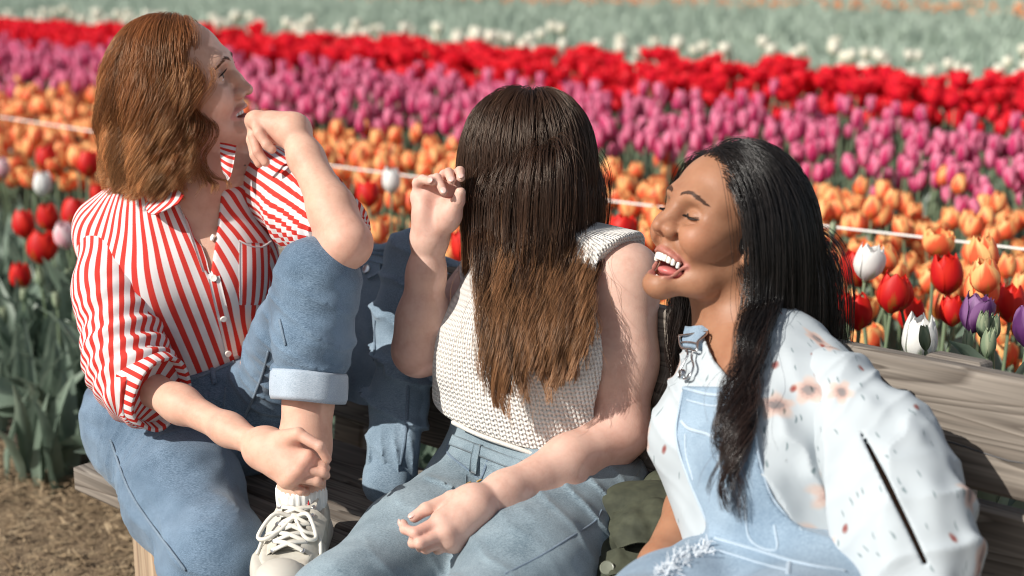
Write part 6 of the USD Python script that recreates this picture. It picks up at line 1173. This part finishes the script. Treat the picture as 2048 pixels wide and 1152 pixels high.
def jackets():
    D = Loose('denim_jacket', P(800, 700, 2.42), 'dark blue denim jacket hung over the bench back, one sleeve down to the seat', 'jacket')
    front = cloth_sheet([[(684, 520, 2.62), (760, 500, 2.56), (840, 505, 2.51), (930, 540, 2.44)], [(686, 500, 2.57), (760, 490, 2.52), (840, 496, 2.46), (930, 532, 2.40)], [(688, 560, 2.53), (755, 560, 2.49), (840, 570, 2.43), (930, 600, 2.37)], [(690, 680, 2.52), (750, 680, 2.47), (835, 690, 2.42), (925, 690, 2.36)], [(692, 800, 2.52), (745, 810, 2.47), (830, 790, 2.42), (905, 740, 2.36)]], 0.004, 44, 44, 0.010, 3, (16, 16, 7))
    d = D.add('body', front, M_denimjacket); K = Skin(front)
    D.add('pocket_flap', K.patch([(712, 512), (768, 508), (766, 548), (740, 562), (714, 552)][:4], 9, 7, 0.004, 0.003), M_denimjacket, d)
    c, n = K.on(739, 541, 0.008); D.add('button', disc(c, n, 0.0085, 0.003), M_steel, d, smooth=35)
    D.add('seam', K.seam([(702, 505), (768, 500), (840, 506), (920, 540)], 0.003, 0.001), M_seam, d)
    D.add('collar_band', K.patch([(700, 503), (925, 536), (922, 556), (700, 520)], 20, 4, 0.005, 0.003), M_denimjacket, d)
    hem = cloth_sheet([[(935, 660, 2.33), (900, 705, 2.335), (846, 742, 2.35)], [(938, 690, 2.32), (905, 735, 2.325), (850, 772, 2.345)]], 0.008, 8, 24, 0.003, 5); D.add('hem', hem, M_denimlight, d)
    ax = [P(826, 520, 2.43), P(812, 640, 2.40), P(798, 800, 2.355), P(782, 925, 2.315)]
    S = Shape(); fl = (norm(np.array([-0.3, -1, 0.1])), 0.62); S.chain(list(zip(ax, (0.056, 0.054, 0.050, 0.044))), 0.03, fl)
    S.disp(lambda p: 0.008 * (meshkit.noise(p * np.array([26, 26, 9.]), 81) - 0.5) + creases(p, P(796, 700, 2.36), 0.22, [0.5, 0, 1.0], 110, 0.014, 83, 3.5) + creases(p, P(775, 930, 2.3), 0.05, [1.0, 0, 0.1], 260, 0.010, 87)); sm = S.mesh(0.0038); sl = D.add('sleeve', sm, M_denimjacket); K2 = Skin(sm)
    for pts in ([(822, 600), (818, 720), (812, 860), (800, 930)], [(750, 640), (748, 720)]): D.add('seam', K2.seam(pts, 0.0028), M_seam, sl)
    C = Shape(); C.chain([(P(774, 945, 2.315), 0.040), (P(770, 975, 2.30), 0.039)], 0.01, fl); C.disp(lambda p: 0.006 * (meshkit.noise(p * 30, 85) - 0.5)); D.add('cuff', C.mesh(0.0035), M_denimjacket, sl)
    M_olive = mottled('olive_cloth_look', [(0.35, (0.026, 0.030, 0.018)), (0.65, (0.055, 0.060, 0.036))], 30, 0.85, 0.2, 0.002)
    E_ = Loose('olive_jacket', P(1260, 1080, 2.02), 'crumpled olive green jacket lying on the bench seat between two people', 'jacket')
    def folded(pts, k, fl, seed, amp=0.02):
        S = Shape(); S.chain([(P(*q[:3]), q[3]) for q in pts], k, fl); S.disp(lambda p: amp * (0.45 - np.abs(meshkit.noise(p * np.array([13, 13, 18.]), seed) - 0.5) * 2) + 0.006 * (meshkit.noise(p * 34, seed + 2) - 0.5)); return S.mesh(0.0042)
    b = E_.add('body', folded([(1210, 1120, 2.03, 0.075), (1275, 1060, 2.06, 0.075), (1330, 1020, 2.08, 0.065)], 0.05, (ZV, 0.75), 91, 0.035), M_olive)
    E_.add('flap', cloth_sheet([[(1235, 1010, 2.03), (1290, 985, 2.03), (1368, 985, 2.04)], [(1215, 1050, 1.985), (1285, 1030, 1.98), (1375, 1040, 1.99)], [(1238, 1098, 1.965), (1290, 1085, 1.955), (1350, 1110, 1.96)]], 0.004, 26, 30, 0.014, 7, (22, 22, 22)), M_olive, b)
    E_.add('flap', cloth_sheet([[(1190, 1120, 1.97), (1240, 1100, 1.955), (1330, 1120, 1.94)], [(1180, 1165, 1.93), (1240, 1150, 1.91), (1320, 1175, 1.90)]], 0.004, 22, 30, 0.012, 8, (24, 24, 24)), M_olive, b)
    c = P(1214, 1136, 1.925); E_.add('button', disc(c, norm(np.array([0, 0, CAMH]) - c + [0, 0, 0.9]), 0.010, 0.0025), plain('olive_button_look', (0.16, 0.17, 0.13), 0.35), b, smooth=35)
    bag = Loose('handbag', P(1352, 955, 2.16), 'small black leather bag lying behind the person in overalls', 'bag')
    S = Shape(); S.chain([(P(1345, 955, 2.16), 0.045), (P(1400, 960, 2.15), 0.05)], 0.02, (NV, 0.6)); S.disp(lambda p: 0.005 * (meshkit.noise(p * 25, 95) - 0.5)); bb = bag.add('body', S.mesh(0.005), plain('black_leather_look', (0.012, 0.012, 0.013), 0.35))
    bag.add('strap', tube(spline([P(1330, 950, 2.12), P(1318, 900, 2.14), P(1345, 860, 2.17), P(1385, 900, 2.18)], 24), 0.005, 6), M_darkbase, bb)
left_person(); middle_person(); right_person(); DS[0] = 1.0; jackets()
